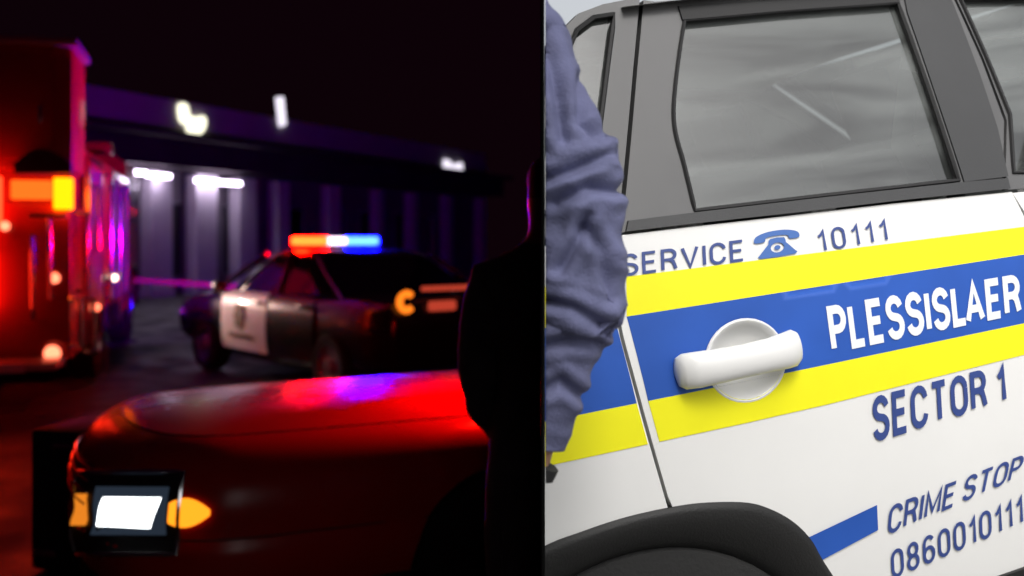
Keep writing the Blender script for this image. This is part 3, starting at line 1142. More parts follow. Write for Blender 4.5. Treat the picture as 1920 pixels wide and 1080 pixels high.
def lit_sign(name, polys, m, label):
    ps = [fascia_pts(p) for p in polys]
    c = ps[0][0]
    Mx = MB_ @ Matrix.Translation((c.x, 0.22, c.z))
    o = empty(name, Mx, label, 'sign')
    for p in ps:
        g = G()
        loc = [(v.x - c.x, v.z - c.z) for v in p]
        v2, f2 = fill2d(loc, (), 0.15)
        g.add([(x, 0.0, z) for x, z in v2], f2)
        n_ = len(loc)
        g.add([(x, 0.0, z) for x, z in loc] + [(x, 0.09, z) for x, z in loc], [(i, (i + 1) % n_, n_ + (i + 1) % n_, n_ + i) for i in range(n_)])
        g.build('sign_letter', m, o)


lit_sign('shop_sign', [smoothpoly([(337, 197), (346, 193), (354, 201), (356, 215), (368, 220), (384, 218), (387, 234), (379, 249), (366, 254), (354, 247), (352, 235), (341, 228), (337, 212)], 3)], E_sign, 'warm white glowing sign shaped like a bird on the shop parapet')
lit_sign('shop_sign', [[(520, 182), (532, 181), (537, 234), (526, 237)]], E_signw, 'tall narrow white lit sign stroke on the shop parapet')
lit_sign('shop_sign', [[(834, 299), (846, 302), (846, 321), (834, 322)], [(849, 309), (867, 305), (868, 320), (849, 319)]], E_signw, 'small dim lavender sign of two blocks on the shop canopy')

# ------------------------------------------------------------------ fire engine
FE_O = Vector(((135 - 960) / F * 9.0, 9.0, 0))
MF = frame(FE_O, (0.96, 0.28, 0))
FE = empty('fire_engine', MF, 'red fire engine with glowing amber and red rear lamps seen from its tail', 'fire engine')


def fr(px, py, y=0.0):
    return hit(MF, px, py, 1, y)


def fs_(px, py, x=0.0):
    return hit(MF, px, py, 0, x)


# rear tower with recessed locker, side lockers, cab
g = G()
g.box((-1.25, 0.52, 2.72), (2.50, 0.90, 1.12), bev=0.06)
g.build('rear_locker', M['engine_red'], FE, True)
g = G()
g.box((-1.25, 0.50, 1.18), (2.46, 0.84, 1.40), bev=0.04)
g.build('rear_body', M['engine_red'], FE, True)
g = G()
g.box((-1.25, 0.62, 2.03), (2.40, 0.60, 0.42))
g.build('recess', M['engine_red'], FE)
g = G()
g.box((-1.25, 0.5, 3.31), (2.58, 1.0, 0.08), bev=0.02)
g.build('roof_cap', M['panel_metal'], FE, True)
for xa_, xb_ in ((-0.72, -0.16), (-1.5, -0.86)):
    g = G()
    g.box(((xa_ + xb_) / 2, 0.06, 2.72), (xb_ - xa_, 0.05, 0.92), bev=0.015)
    d_ = g.build('locker_door', M['engine_red'], FE, True)
    g = G()
    g.box((xb_ - 0.10, 0.02, 2.66), (0.03, 0.05, 0.16), bev=0.01)
    h_ = g.build('handle', M['chrome'], FE, True)
    h_.parent = d_
# dark visor above the lamps
g = G()
rings = []
for i in range(11):
    t = i / 10
    p = fr(30 + 105 * t, 322 - 40 * math.sin(math.pi * (0.12 + 0.76 * t)))
    b_ = fr(30 + 105 * t, 326)
    rings.append([(p.x, -0.10, p.z), (p.x, 0.10, p.z), (b_.x, 0.10, b_.z), (b_.x, -0.10, b_.z)])
g.loft(rings, True, 0, True)
g.build('visor', M['case'], FE)
# lamps and a glowing lit panel on the tail
def lens(name, x0, y0, x1, y1, m, out=0.08, yb=0.0):
    a, b = fr(x0, y0, yb), fr(x1, y1, yb)
    g = G()
    g.box(((a.x + b.x) / 2, yb - out / 2 + 0.02, (a.z + b.z) / 2), (abs(b.x - a.x), out + 0.04, abs(a.z - b.z)), bev=min(0.015, out / 4))
    return g.build(name, m, FE, True)


lens('amber_lamp', 103, 334, 137, 393, E_amber, 0.10)
lens('lit_panel', 22, 338, 98, 374, E_panel, 0.05)  # panel beside the amber lamp, its orange lighting put in as glow
lens('red_lamp', -70, 330, 3, 420, E_red, 0.16)
lens('red_lamp', -60, 470, -12, 585, E_red, 0.14)
for (cx, cy, rr_) in ((12, 424, 8), (104, 521, 9), (100, 661, 14)):
    p = fr(cx, cy, 0.02)
    g = G()
    Ml = Matrix.Translation((p.x, p.y, p.z)) @ Matrix.Rotation(R(90), 4, 'X')
    r_ = rr_ / F * 9
    g.lathe([(r_ * 1.25, -0.03), (r_ * 1.25, 0.05), (r_ * 1.05, 0.06)], Ml, 20)
    bz = g.build('lamp_bezel', M['chrome'], FE, True)
    g = G()
    g.lathe([(r_ * 1.05, 0.055), (r_ * 0.8, 0.085), (0.001, 0.10)], Ml, 20)
    ln = g.build('red_marker_lamp', E_small, FE, True)
# hand rails, tailboard with pale edge
for pxs, y0, y1 in ((92, 405, 560), (60, 440, 600)):
    a, b = fr(pxs, y0, -0.07), fr(pxs + 2, y1, -0.07)
    g = G()
    g.tube([(a.x, 0.06, a.z), (a.x, -0.07, a.z), (b.x, -0.07, b.z), (b.x, 0.06, b.z)], 0.02, 10)
    g.build('grab_rail', M['chrome'], FE, True)
a = fr(60, 404, -0.1)
g = G().box((a.x + 0.12, -0.04, a.z), (0.30, 0.10, 0.04), bev=0.01)
g.build('lamp_shelf', M['panel_metal'], FE, True)
zt = fr(20, 684, -0.55).z
g = G()
g.box((-1.25, -0.26, zt - 0.03), (2.40, 0.58, 0.06), bev=0.01)
g.build('tailboard', M['diamond'], FE, True)
a, b = fr(-30, 684, -0.56), fr(46, 684, -0.56)
g = G().box(((a.x + b.x) / 2, -0.555, zt - 0.03), (b.x - a.x, 0.012, 0.075))
g.build('reflective_strip', M['reflective'], FE)
# side lockers with roller shutters
g = G()
g.box((-1.25, 3.3, 1.60), (2.48, 4.7, 1.70), bev=0.04)
g.build('side_body', M['engine_red'], FE, True)
for k, (ya, yb) in enumerate(((1.05, 2.15), (3.35, 4.4), (4.5, 5.5))):
    g = G()
    nsl = 22
    z0, z1 = 0.82, 2.30
    rows = []
    for i in range(nsl + 1):
        z = z0 + (z1 - z0) * i / nsl
        rows += [[(0.004, ya, z), (0.004, yb, z)], [(0.016, ya, z + (z1 - z0) / nsl * 0.5), (0.016, yb, z + (z1 - z0) / nsl * 0.5)]]
    g.loft(rows[:-1], False)
    sh = g.build('roller_shutter', M['panel_metal'], FE)
    g = G()
    for yy in (ya - 0.03, yb + 0.03):
        g.box((0.012, yy, (z0 + z1) / 2), (0.05, 0.05, z1 - z0 + 0.1))
    g.box((0.012, (ya + yb) / 2, z1 + 0.06), (0.05, yb - ya + 0.1, 0.06))
    f_ = g.build('shutter_frame', M['chrome'], FE)
    f_.parent = sh
# pump panel pipes and rails on the flank
for pxs, y0, y1 in ((163, 400, 545), (184, 350, 470), (208, 330, 560), (225, 350, 600), (150, 560, 650), (175, 560, 660)):
    a, b = fs_(pxs, y0, 0.09), fs_(pxs, y1, 0.09)
    g = G()
    g.tube([(0.0, a.y, a.z), (0.09, a.y, a.z), (0.09, a.y, b.z), (0.0, a.y, b.z)], 0.022, 10)
    g.build('grab_rail', M['chrome'], FE, True)
a = fs_(196, 672, 0.06)
g = G().tube([(0.07, a.y, a.z - 0.14), (0.07, a.y, a.z + 0.14)], 0.035, 12)
g.build('discharge_cap', M['chrome'], FE, True)
for cx, cy, rr_ in ((206, 521, 7), (172, 576, 7)):
    p = fs_(cx, cy, 0.03)
    g = G()
    r_ = rr_ / F * 10
    g.lathe([(r_, 0), (r_, 0.06), (0.001, 0.09)], Matrix.Translation(p) @ Matrix.Rotation(R(90), 4, 'Y'), 16)
    g.build('flank_lamp' if cx == 206 else 'red_marker_lamp', E_flank if cx == 206 else E_small, FE, True)
g = G()
g.box((-1.25, 4.4, 0.58), (2.3, 7.4, 0.30))
g.build('chassis', M['case'], FE)
g = G()
rings = []
for y, z1 in ((5.75, 2.55), (5.9, 2.78), (7.4, 2.80), (7.85, 2.62), (8.1, 1.75), (8.15, 0.75)):
    rings.append([(-2.46, y, 0.55), (-2.46, y, z1 - 0.12), (-2.3, y, z1), (-0.2, y, z1), (-0.02, y, z1 - 0.12), (-0.02, y, 0.55)])
g.loft(rings, True, 0, True)
g.build('cab', M['engine_red'], FE, True, None, 30)
for ya, yb in ((5.95, 6.75), (6.9, 7.7)):
    g = G().box((0.0, (ya + yb) / 2, 2.15), (0.05, yb - ya, 0.66), bev=0.02)
    g.build('cab_window', M['night_glass'], FE, True)
g = G()
g.box((-1.25, 6.4, 2.90), (2.0, 0.34, 0.18), bev=0.05)
g.build('cab_lightbar', M['red_lens'], FE, True)
lp0 = MF @ (fs_(206, 521, 0.03) + Vector((0.16, 0, 0)))
tgt = Vector((-3.05, 11.3, 0.78))
spd = bpy.data.lights.new('door_fill_beam', 'SPOT')  # added spot beam, aimed to brighten the sedan's white door
spd.energy = 60
spd.color = (1.0, 0.68, 0.56)
spd.spot_size = R(44)
spd.spot_blend = 0.8
spd.shadow_soft_size = 0.04
spo = bpy.data.objects.new('door_fill_beam', spd)
COL.objects.link(spo)
spo.location = lp0
spo.rotation_euler = (tgt - lp0).to_track_quat('-Z', 'Y').to_euler()
for y in (2.75, 6.9):
    for xw in (-0.20, -2.28):
        g = G()
        g.lathe([(0.28, -0.15), (0.46, -0.16), (0.52, -0.12), (0.53, 0.0), (0.52, 0.12), (0.46, 0.16), (0.28, 0.15)], Matrix.Translation((xw, y, 0.53)) @ Matrix.Rotation(R(90), 4, 'Y'), 40)
        w_ = g.build('wheel', M['tyre'], FE, True)
        g = G()
        g.lathe([(0.28, 0.14), (0.26, 0.05), (0.12, 0.04), (0.11, 0.12), (0.001, 0.13)], Matrix.Translation((xw, y, 0.53)) @ Matrix.Rotation(R(90), 4, 'Y'), 28)
        r_ = g.build('rim', M['alloy'], FE, True)
        r_.parent = w_
    g = G()
    g.tube([(0.015, y + 0.62 * math.cos(R(a)), 0.53 + 0.62 * math.sin(R(a))) for a in range(0, 181, 10)], 0.03, 8)
    g.build('wheel_trim', M['chrome'], FE, True)

# ------------------------------------------------------------------ police sedan
PT = Vector((-0.64, 0.768, 0)).normalized()
PR = Vector((PT.y, -PT.x, 0))
PC = Vector((-2.0, 11.5, 0))
MP = frame(PC, PR)              # x right, y forward
PS = empty('police_sedan', MP, 'black police sedan with a white badge door and flashing red and blue roof bar', 'police car')
g = G()
st = [(-2.46, 0.80, 0.50, 0.90), (-2.40, 0.88, 0.36, 0.99), (-2.0, 0.93, 0.28, 1.03), (-1.3, 0.95, 0.24, 1.04), (-0.4, 0.955, 0.22, 1.01), (0.6, 0.955, 0.22, 0.98), (1.3, 0.95, 0.24, 0.96), (1.9, 0.93, 0.26, 0.91), (2.35, 0.88, 0.32, 0.80), (2.48, 0.76, 0.42, 0.68)]
rings = []
for y, hw, zl, zt_ in st:
    half = [(0.0, zl), (hw * 0.85, zl), (hw * 0.97, zl + 0.08), (hw, (zl + zt_) / 2), (hw * 0.985, zt_ - 0.12), (hw * 0.93, zt_ - 0.03), (hw * 0.75, zt_), (0.0, zt_ + 0.02)]
    ring = [(x, y, z) for x, z in half] + [(-x, y, z) for x, z in half[-2:0:-1]]
    rings.append(ring)
g.loft(rings, True, 0, True)
g.build('body', M['black_paint'], PS, True, None, 50)
g = G()
rings = []
for z, yf, yr, hw in ((0.97, 1.22, -1.72, 0.86), (1.20, 0.72, -1.32, 0.78), (1.38, 0.36, -0.95, 0.68), (1.44, 0.15, -0.72, 0.60)):
    ring = []
    for k in range(24):
        a = 2 * math.pi * (k + 0.5) / 24
        cx, sy = math.cos(a), math.sin(a)
        sq = lambda v: math.copysign(abs(v) ** 0.35, v)
        ring.append((hw * sq(cx), (yf + yr) / 2 + (yf - yr) / 2 * sq(sy), z))
    rings.append(ring)
g.loft(rings[:3], True)
gh = g.build('greenhouse_glass', M['night_glass'], PS, True)
g = G()
g.loft([[(x * 1.01, y, z) for x, y, z in r_] for r_ in rings[2:]], True, 0, False)
g.add([(x * 1.01, y, z) for x, y, z in rings[3]], [tuple(range(24))])
g.build('roof', M['black_paint'], PS, True, None, 40)
for sx_ in (-1, 1):
    for (ya, za_), (yb, zb_) in (((1.20, 0.97), (0.30, 1.40)), ((-0.30, 0.97), (-0.30, 1.40)), ((-1.68, 0.97), (-0.85, 1.40))):
        g = G()
        g.tube([(sx_ * 0.865, ya, za_), (sx_ * 0.79, ya + (yb - ya) * 0.55, 1.20), (sx_ * 0.69, yb, zb_)], 0.035, 8)
        g.build('pillar', M['black_paint'], PS, True)


def sed_half(y):
    for (ya, ha, *_), (yb, hb, *_2) in zip(st, st[1:]):
        if ya <= y <= yb:
            return ha + (hb - ha) * (y - ya) / (yb - ya)


for sx_ in (-1, 1):
    for nm, ya, yb, m_ in (('front_door', -0.22, 0.90, M['white_door']), ('rear_door', -1.22, -0.26, M['black_paint'])):
        g = G()
        rows = []
        for z, ins in ((0.34, 0.02), (0.42, 0.0), (0.62, -0.012), (0.80, -0.004), (0.93, 0.012), (0.985, 0.05)):
            rows.append([(sx_ * (sed_half(ya + (yb - ya) * k / 6) + 0.010 - ins), ya + (yb - ya) * k / 6, z) for k in range(7)])
        g.loft(rows, False)
        d_ = g.build(nm, m_, PS, True)
        g = G()
        g.box((sx_ * 0.99, ya + 0.16, 0.88), (0.03, 0.18, 0.04), bev=0.01)
        hdl = g.build('handle', M['black_paint'], PS, True)
        hdl.parent = d_
        if nm == 'front_door':
            g = G()
            cy = 0.40
            g.add([(sx_ * 0.992, cy + 0.0, 0.72)] + [(sx_ * (0.990 if k % 2 else 0.993), cy + (0.10 if k % 2 else 0.135) * math.cos(R(k * 22.5)), 0.72 + (0.13 if k % 2 else 0.165) * math.sin(R(k * 22.5))) for k in range(16)],
                  [(0, 1 + k, 1 + (k + 1) % 16) for k in range(16)])
            bd = g.build('badge', M['gold'], PS)
            bd.parent = d_
            g = G()
            for k in range(9):
                g.box((sx_ * 0.990, 0.12 + k * 0.065, 0.50), (0.004, 0.04, 0.05))
            lt = g.build('lettering', M['gold'], PS)
            lt.parent = d_
for y in (-1.5, 1.45):
    for sx_ in (-1, 1):
        Mw = Matrix.Translation((sx_ * 0.84, y, 0.335)) @ Matrix.Rotation(R(90) * sx_, 4, 'Y')
        g = G()
        g.lathe([(0.20, -0.11), (0.29, -0.12), (0.33, -0.08), (0.335, 0.0), (0.33, 0.09), (0.29, 0.125), (0.20, 0.115)], Mw, 36)
        w_ = g.build('wheel', M['tyre'], PS, True)
        g = G()
        g.lathe([(0.20, 0.11), (0.18, 0.10), (0.08, 0.09), (0.07, 0.12), (0.001, 0.125)], Mw, 24)
        r_ = g.build('rim', M['alloy'], PS, True)
        r_.parent = w_
# roof light bar: base, feet and lens modules
g = G()
g.box((0, 0.0, 1.475), (1.04, 0.28, 0.035), bev=0.01)
for sx_ in (-0.40, 0.40):
    g.box((sx_, 0.0, 1.445), (0.06, 0.16, 0.05))
lb = g.build('light_bar', M['case'], PS, True)
for xa_, xb_, m_ in ((-0.50, -0.395, E_redbar), (-0.38, -0.275, E_redbar), (-0.26, -0.155, E_redbar), (-0.14, -0.035, E_white), (-0.02, 0.085, E_white), (0.10, 0.205, E_blue), (0.22, 0.325, E_blue), (0.34, 0.50, E_blue)):
    g = G()
    g.box(((xa_ + xb_) / 2, 0, 1.54), (xb_ - xa_, 0.25, 0.09), bev=0.03)
    o_ = g.build('light_module', m_, PS, True)
    o_.parent = lb
# tail lamps: C-shaped orange lens at the near corner, dim lamp and glowing reflection strip across the boot
M_rear = -2.47
cp = hit(MP, 760, 566, 1, M_rear)
g = G()
pts = [(cp.x + 0.075 * math.cos(R(a)), M_rear - 0.02, cp.z + 0.075 * math.sin(R(a))) for a in range(50, 311, 20)]
g.tube(pts, 0.032, 8)
g.build('tail_lamp', E_tail, PS, True)
cp2 = hit(MP, 828, 573, 1, M_rear)
g = G().box((cp2.x, M_rear - 0.01, cp2.z), (0.30, 0.05, 0.09), bev=0.02)
g.build('plate_lamp', E_taildim, PS, True)
cp3 = hit(MP, 838, 540, 1, M_rear)
g = G().box((cp3.x, M_rear + 0.01, cp3.z), (0.55, 0.05, 0.045), bev=0.015)
g.build('boot_glow', E_taildim, PS, True)  # red reflection on the boot, put in as a glowing strip
for sx_ in (-0.97, 0.97):
    G().box((sx_, 0.95, 1.02), (0.16, 0.10, 0.13), bev=0.04).build('door_mirror', M['black_paint'], PS, True)

# ------------------------------------------------------------------ red car, front corner nearest
RF = Vector(((330 - 960) / F * 3.3, 3.3, 0))
MR = frame(RF, (0.902, 0.431, 0))   # x towards the tail, y across the car, z up
RC = empty('red_car', MR, 'glossy red car with its white headlamp and orange indicator lit, parked nose out', 'car')
plan = [(2.2, 0.02), (1.6, 0.0), (1.0, 0.0), (0.55, 0.0), (0.28, 0.01), (0.12, 0.035), (0.0, 0.095), (-0.11, 0.20), (-0.20, 0.38), (-0.26, 0.60), (-0.28, 0.86),
        (-0.26, 1.12), (-0.20, 1.34), (-0.11, 1.52), (0.0, 1.625), (0.12, 1.685), (0.28, 1.71), (0.55, 1.72), (1.0, 1.72), (1.6, 1.72), (2.2, 1.70)]
plan_s = smoothpoly(plan, 6, closed=False)
NPL = len(plan_s)


def plan_n(i):
    a, b = Vector(plan_s[max(0, i - 1)]), Vector(plan_s[min(NPL - 1, i + 1)])
    t = (b - a).normalized()
    return Vector((-t.y, t.x)) * -1.0 if False else Vector((t.y, -t.x)) * -1.0


INS = [(0.20, 0.10), (0.26, 0.04), (0.36, 0.01), (0.44, -0.012), (0.50, -0.012), (0.545, 0.006), (0.62, 0.0), (0.70, 0.016), (0.76, 0.045), (0.80, 0.082), (0.83, 0.125), (0.85, 0.18)]


def ins_at(z):
    for (za_, a), (zb_, b) in zip(INS, INS[1:]):
        if z <= zb_:
            return a + (b - a) * (z - za_) / (zb_ - za_)
    return INS[-1][1]


def body_pt(i, z, off=0.0):
    f0 = int(i)
    f1 = min(NPL - 1, f0 + 1)
    t = i - f0
    p = Vector(plan_s[f0]).lerp(Vector(plan_s[f1]), t)
    nrm = plan_n(f0).lerp(plan_n(f1), t)
    # make sure the normal points outwards (away from the car's middle)
    if (Vector((1.2, 0.86)) - p).dot(nrm) > 0:
        nrm = -nrm
    p = p - nrm * (ins_at(z) - off)
    return Vector((p.x, p.y, z))


def arch_skip(p):
    return (p.x - 1.18) ** 2 + (p.z - 0.33) ** 2 < 0.37 ** 2


g = G()
zs = [0.20, 0.26, 0.31, 0.36, 0.40, 0.44, 0.47, 0.50, 0.525, 0.545, 0.58, 0.62, 0.66, 0.70, 0.73, 0.76, 0.78, 0.80, 0.815, 0.83, 0.84, 0.85]
rows = [[body_pt(i, z) for i in range(NPL)] for z in zs]
top = rows[-1]
SPINE = [(-0.10, 0.858), (0.10, 0.880), (0.5, 0.898), (1.0, 0.913), (1.6, 0.918), (2.2, 0.918)]


def spine_z(x):
    for (xa_, a), (xb_, b) in zip(SPINE, SPINE[1:]):
        if x <= xb_:
            return a + (b - a) * max(0, x - xa_) / (xb_ - xa_)
    return SPINE[-1][1]


for t in (0.06, 0.14, 0.25, 0.4, 0.55, 0.7, 0.85, 1.0):
    row = []
    for p in top:
        xs_ = max(p.x, -0.02) + (0.06 if p.x < 0 else 0)
        sp = Vector((max(p.x, 0.0), 0.86, spine_z(max(p.x, 0.0))))
        q_ = p.lerp(sp, t)
        e_ = 1 - (1 - t) ** 2
        q_.z = p.z + (sp.z - p.z) * e_
        row.append(q_)
    rows.append(row)
rows_hood = [p + Vector((0, 0, 0.0005)) for p in rows[len(zs)]]
rows_bump = list(rows[9])
kxs = sorted(p[0] for p in plan_s[:NPL // 2])
KX0 = min(kxs, key=lambda v: abs(v - 0.70))
KX1 = min(kxs, key=lambda v: abs(v - 1.68))
vs, fs2 = [], []
for r_ in rows:
    vs += r_
for i in range(len(rows) - 1):
    for k in range(NPL - 1):
        c = (rows[i][k] + rows[i + 1][k + 1]) / 2
        if KX0 < c.x < KX1 and c.z < 0.73 and (c.y < 0.3 or c.y > 1.4):
            continue
        fs2.append((i * NPL + k, i * NPL + k + 1, (i + 1) * NPL + k + 1, (i + 1) * NPL + k))
g.add(vs, fs2)
circ = [(1.18 + 0.37 * math.cos(R(a)), 0.33 + 0.37 * math.sin(R(a))) for a in range(198, -19, -6)]
circ = [p for p in circ if p[1] > 0.20]
pl = [(KX0, 0.20), (circ[0][0], 0.20)] + circ + [(circ[-1][0], 0.20), (KX1, 0.20), (KX1, 0.73), (KX0, 0.73)]
v_, f_ = fill2d(pl, (), 0.03)
for flip in (False, True):
    g.add([(x, (1.72 - ins_at(z)) if flip else ins_at(z), z) for x, z in v_], f_)
g.build('body', M['red_paint'], RC, True, 'night', 60)


def i_for_px(px, z):
    best = min(range(0, (NPL // 2) * 8), key=lambda k: abs((lambda w: 960 + w.x / w.y * F)(MR @ body_pt(k / 8, z)) - px))
    return best / 8


def z_for_py(py, i):
    z = 0.7
    for _ in range(8):
        w = MR @ body_pt(i, z)
        z = CAMZ - (py - 450) / F * w.y
    return z


def shell(name, x0, y0, x1, y1, m, off, skew=0.0, nu=12, nv=5, taper=0.0, thick=0.02):
    """patch on the nose between photograph columns x0..x1 and rows y0..y1"""
    ia, ib = i_for_px(x0, 0.65), i_for_px(x1, 0.65)
    g = G()
    rows = []
    for v in range(nv + 1):
        row = []
        for u in range(nu + 1):
            i = ia + (ib - ia) * u / nu
            y = y1 + (y0 - y1) * v / nv
            if taper:
                w_t = math.sin(math.pi * (0.22 + 0.74 * u / nu)) ** taper
                y = (y0 + y1) / 2 + (y - (y0 + y1) / 2) * w_t
            sk = skew * (1 - v / nv) * (i_for_px(x0 + 8, 0.65) - ia)
            row.append(body_pt(i + sk, z_for_py(y, i), off))
        rows.append(row)
    g.loft(rows, False)
    back = []
    loop = rows[0] + [r_[-1] for r_ in rows[1:]] + rows[-1][::-1][1:] + [r_[0] for r_ in rows[::-1][1:-1]]
    mid = sum(loop, Vector((0, 0, 0))) / len(loop)
    nrm = Vector((-0.45, -0.9, 0))
    loop2 = [p - nrm * thick * 0.5 for p in loop]
    n_ = len(loop)
    g.add(loop + loop2, [(k, (k + 1) % n_, n_ + (k + 1) % n_, n_ + k) for k in range(n_)])
    return g.build(name, m, RC, True, 'night', 40), loop


hs_, lp_h = shell('headlamp_housing', 146, 884, 336, 1038, M['case'], 0.006)
ln_, _ = shell('headlamp_lens', 200, 932, 304, 990, E_head, 0.014, skew=-1.6)
ln_.parent = hs_
tn_, _ = shell('parking_lamp', 148, 926, 170, 984, E_turnd, 0.013)
tn_.parent = hs_
tm_, lp_t = shell('indicator', 318, 934, 394, 988, E_turn, 0.010, taper=0.8)
g = G()
g.tube(lp_h + [lp_h[0]], 0.009, 8, cap=False)
o_ = g.build('headlamp_trim', M['chrome'], RC, True, 'night')
rf_, _ = shell('headlamp_reflector', 182, 912, 314, 1002, glow('reflector_glow', (0.45, 0.65, 1.0), 0.03), 0.0095)  # bluish shine round the lens, put in as the patch's own glow
rf_.parent = hs_
for zrow, rad_, nm in ((rows_hood, 0.0032, 'bonnet_gap'), (rows_bump, 0.003, 'bumper_gap')):
    g = G()
    g.tube(zrow, rad_, 6, cap=False)
    g.build(nm, M['rubber'], RC, True, 'night')
# grille and badge between the lamps, low black valance
ia, ib = i_for_px(165, 0.62), NPL - 1 - i_for_px(165, 0.62)
g = G()
g.loft([[body_pt(ia + (ib - ia) * k / 30, z, 0.006) for k in range(31)] for z in (0.58, 0.62, 0.66, 0.70, 0.73)], False)
g.build('grille', M['case'], RC, True, 'night')
g = G()
for z in (0.60, 0.64, 0.68, 0.72):
    g.tube([body_pt(ia + (ib - ia) * k / 30, z, 0.010) for k in range(31)], 0.006, 6)
g.build('grille_bars', M['chrome'], RC, True, 'night')
g = G()
g.loft([[body_pt(k, z, 0.006) for k in range(NPL) if not (0.72 < plan_s[k][0] < 1.66)] for z in (0.20, 0.26, 0.31, 0.36)], False)
vv = g.build('valance', M['case'], RC, True, 'night')
g = G()
Mw = Matrix.Translation((1.18, 0.12, 0.33)) @ Matrix.Rotation(R(90), 4, 'X')
g.lathe([(0.20, -0.10), (0.30, -0.11), (0.33, -0.07), (0.333, 0.0), (0.33, 0.07), (0.30, 0.10), (0.20, 0.10)], Mw, 40)
w_ = g.build('wheel', M['tyre'], RC, True, 'night')
g = G()
g.box((1.2, 0.86, 0.40), (1.6, 1.5, 0.3))
g.build('engine_bay', M['case'], RC, False, 'night')
# added lamp on the bonnet, hidden behind the person, for the red glow
bw = MR @ Vector((1.38, 0.45, 0))
bz = 0.85 + (spine_z(1.38) - 0.85) * 0.72
BE = empty('added_beacon', Matrix.Translation((bw.x, bw.y, bz)), 'red flashing lamp added behind the person in black to light the red car bonnet', 'added_beacon')
g = G()
g.lathe([(0.001, 0.0), (0.065, 0.0), (0.065, 0.03), (0.05, 0.04), (0.001, 0.04)], None, 24)
g.build('base', M['case'], BE, True)
g = G()
g.tube([(0, 0, 0.03), (0, 0, 0.27)], 0.012, 10)
g.build('pole', M['case'], BE, True)
g = G()
g.lathe([(0.001, 0.262), (0.05, 0.265), (0.052, 0.35), (0.035, 0.38), (0.001, 0.39)], None, 24)
g.build('lens', E_bonnet_fill, BE, True)

# ------------------------------------------------------------------ equipment case left of the red car
EC = empty('equipment_case', frame(((118 - 960) / F * 4.7, 4.7, 0), (0.97, -0.22, 0)), 'black equipment case with pale metal strips standing before the red car nose', 'case')
g = G()
g.box((0, 0.2, 0.34), (0.34, 0.42, 0.66), bev=0.03)
g.build('body', M['case'], EC, True)
g = G()
g.box((0.03, -0.02, 0.60), (0.13, 0.03, 0.022), bev=0.005)
g.build('handle', M['chrome'], EC, True)
g = G()
g.box((-0.08, -0.02, 0.10), (0.13, 0.02, 0.03), bev=0.004)
g.build('latch', M['chrome'], EC, True)

# ------------------------------------------------------------------ person in black, seen from behind
NP = empty('person', (0.115, 2.8, 0), 'person in dark coat standing with back turned beside the red car', 'person')


def skin_body(name, joints, links, parent, mats, region, cut, wr=0.0):
    me = bpy.data.meshes.new(name)
    me.from_pydata([j[0] for j in joints], links, [])
    o = bpy.data.objects.new(name, me)
    COL.objects.link(o)
    mod = o.modifiers.new('skin', 'SKIN')
    mod.use_smooth_shade = True
    if not me.skin_vertices:
        bm = bmesh.new()
        bm.from_mesh(me)
        bm.verts.layers.skin.verify()
        bm.to_mesh(me)
        bm.free()
    for i, j in enumerate(joints):
        me.skin_vertices[0].data[i].radius = j[1]
        me.skin_vertices[0].data[i].use_root = (i == 0)
    sb = o.modifiers.new('sub', 'SUBSURF')
    sb.levels = 2
    sb.render_levels = 2
    bpy.context.view_layer.update()
    dg = bpy.context.evaluated_depsgraph_get()
    ev = bpy.data.meshes.new_from_object(o.evaluated_get(dg))
    g = G()
    vs_ = []
    for v in ev.vertices:
        c = v.co.copy()
        if wr:
            c += v.normal * noise.noise(c * 9.0) * wr + v.normal * noise.noise(Vector((c.x * 14, c.y * 14, c.z * 30))) * wr * 0.6
        vs_.append(c)
    for p in ev.polygons:
        pass
    g.v = [tuple(c) for c in vs_]
    g.f = [tuple(p.vertices) for p in ev.polygons]
    g.m = [region(p.center) for p in ev.polygons]
    bpy.data.objects.remove(o)
    bpy.data.meshes.remove(ev)
    return g.build(name, mats, parent, True, cut, 180)


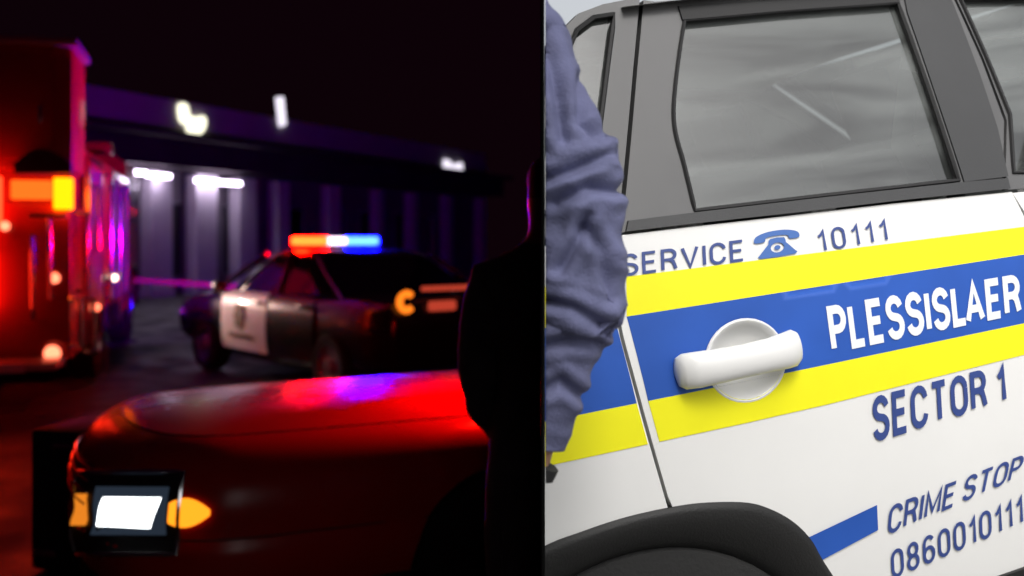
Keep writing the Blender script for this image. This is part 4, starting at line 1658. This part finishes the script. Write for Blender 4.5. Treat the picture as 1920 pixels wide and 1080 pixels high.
J = [((0, 0, 0.98), (0.165, 0.125)), ((0, 0.0, 1.15), (0.165, 0.12)), ((0, 0.01, 1.32), (0.185, 0.125)), ((0, 0.01, 1.45), (0.13, 0.10)), ((0, 0.0, 1.54), (0.065, 0.065)), ((0, -0.01, 1.62), (0.075, 0.085)), ((0, -0.02, 1.71), (0.082, 0.10)), ((0, -0.01, 1.79), (0.065, 0.08)),
     ((-0.17, 0.01, 1.43), (0.085, 0.085)), ((-0.205, 0.0, 1.24), (0.062, 0.07)), ((-0.20, 0.03, 1.10), (0.055, 0.06)), ((-0.13, 0.18, 0.98), (0.048, 0.05)), ((-0.06, 0.27, 0.98), (0.04, 0.05)),
     ((0.17, 0.01, 1.43), (0.085, 0.085)), ((0.205, 0.0, 1.24), (0.062, 0.07)), ((0.20, 0.03, 1.10), (0.055, 0.06)), ((0.13, 0.18, 0.98), (0.048, 0.05)), ((0.06, 0.27, 0.98), (0.04, 0.05)),
     ((-0.10, 0, 0.86), (0.10, 0.11)), ((-0.11, 0.0, 0.50), (0.075, 0.08)), ((-0.12, 0.02, 0.10), (0.05, 0.06)), ((-0.13, 0.12, 0.045), (0.045, 0.042)),
     ((0.10, 0, 0.86), (0.10, 0.11)), ((0.11, 0.0, 0.50), (0.075, 0.08)), ((0.12, 0.02, 0.10), (0.05, 0.06)), ((0.13, 0.12, 0.045), (0.045, 0.042))]
LK = [(0, 1), (1, 2), (2, 3), (3, 4), (4, 5), (5, 6), (6, 7), (3, 8), (8, 9), (9, 10), (10, 11), (11, 12), (3, 13), (13, 14), (14, 15), (15, 16), (16, 17), (0, 18), (18, 19), (19, 20), (20, 21), (0, 22), (22, 23), (23, 24), (24, 25)]
skin_body('body', J, LK, NP, [M['coat'], M['hair'], M['skin_n']], lambda c: 1 if c.z > 1.66 else (2 if c.z > 1.545 else 0), 'night', 0.008)

# ------------------------------------------------------------------ barrier tape behind the police sedan
TA, TB = at(238, 524, 15.5), at(735, 541, 15.5)
TP = empty('barrier_tape', Matrix.Translation((TA.x, TA.y, 0)), 'pale barrier tape on two posts behind the police sedan bonnet', 'barrier')
w2 = TB - TA
g = G()
rows = []
for k in range(41):
    t = k / 40
    zz = TA.z + (TB.z - TA.z) * t - 0.05 * math.sin(math.pi * t)
    rows.append([(w2.x * t, w2.y * t + 0.004 * math.sin(k), zz + 0.04), (w2.x * t, w2.y * t + 0.004 * math.cos(k * 1.7), zz - 0.04)])
g.loft(rows, False)
g.build('tape', mat('barrier_tape', (0.75, 0.45, 0.30), 0.5), TP, True)
for t in (0.0, 1.0):
    g = G()
    g.tube([(w2.x * t, w2.y * t + 0.03, 0.0), (w2.x * t, w2.y * t + 0.03, TA.z + 0.08)], 0.022, 10)
    g.lathe([(0.14, 0.0), (0.14, 0.03), (0.03, 0.05)], Matrix.Translation((w2.x * t, w2.y * t + 0.03, 0)), 20)
    g.build('post', M['case'], TP, True)
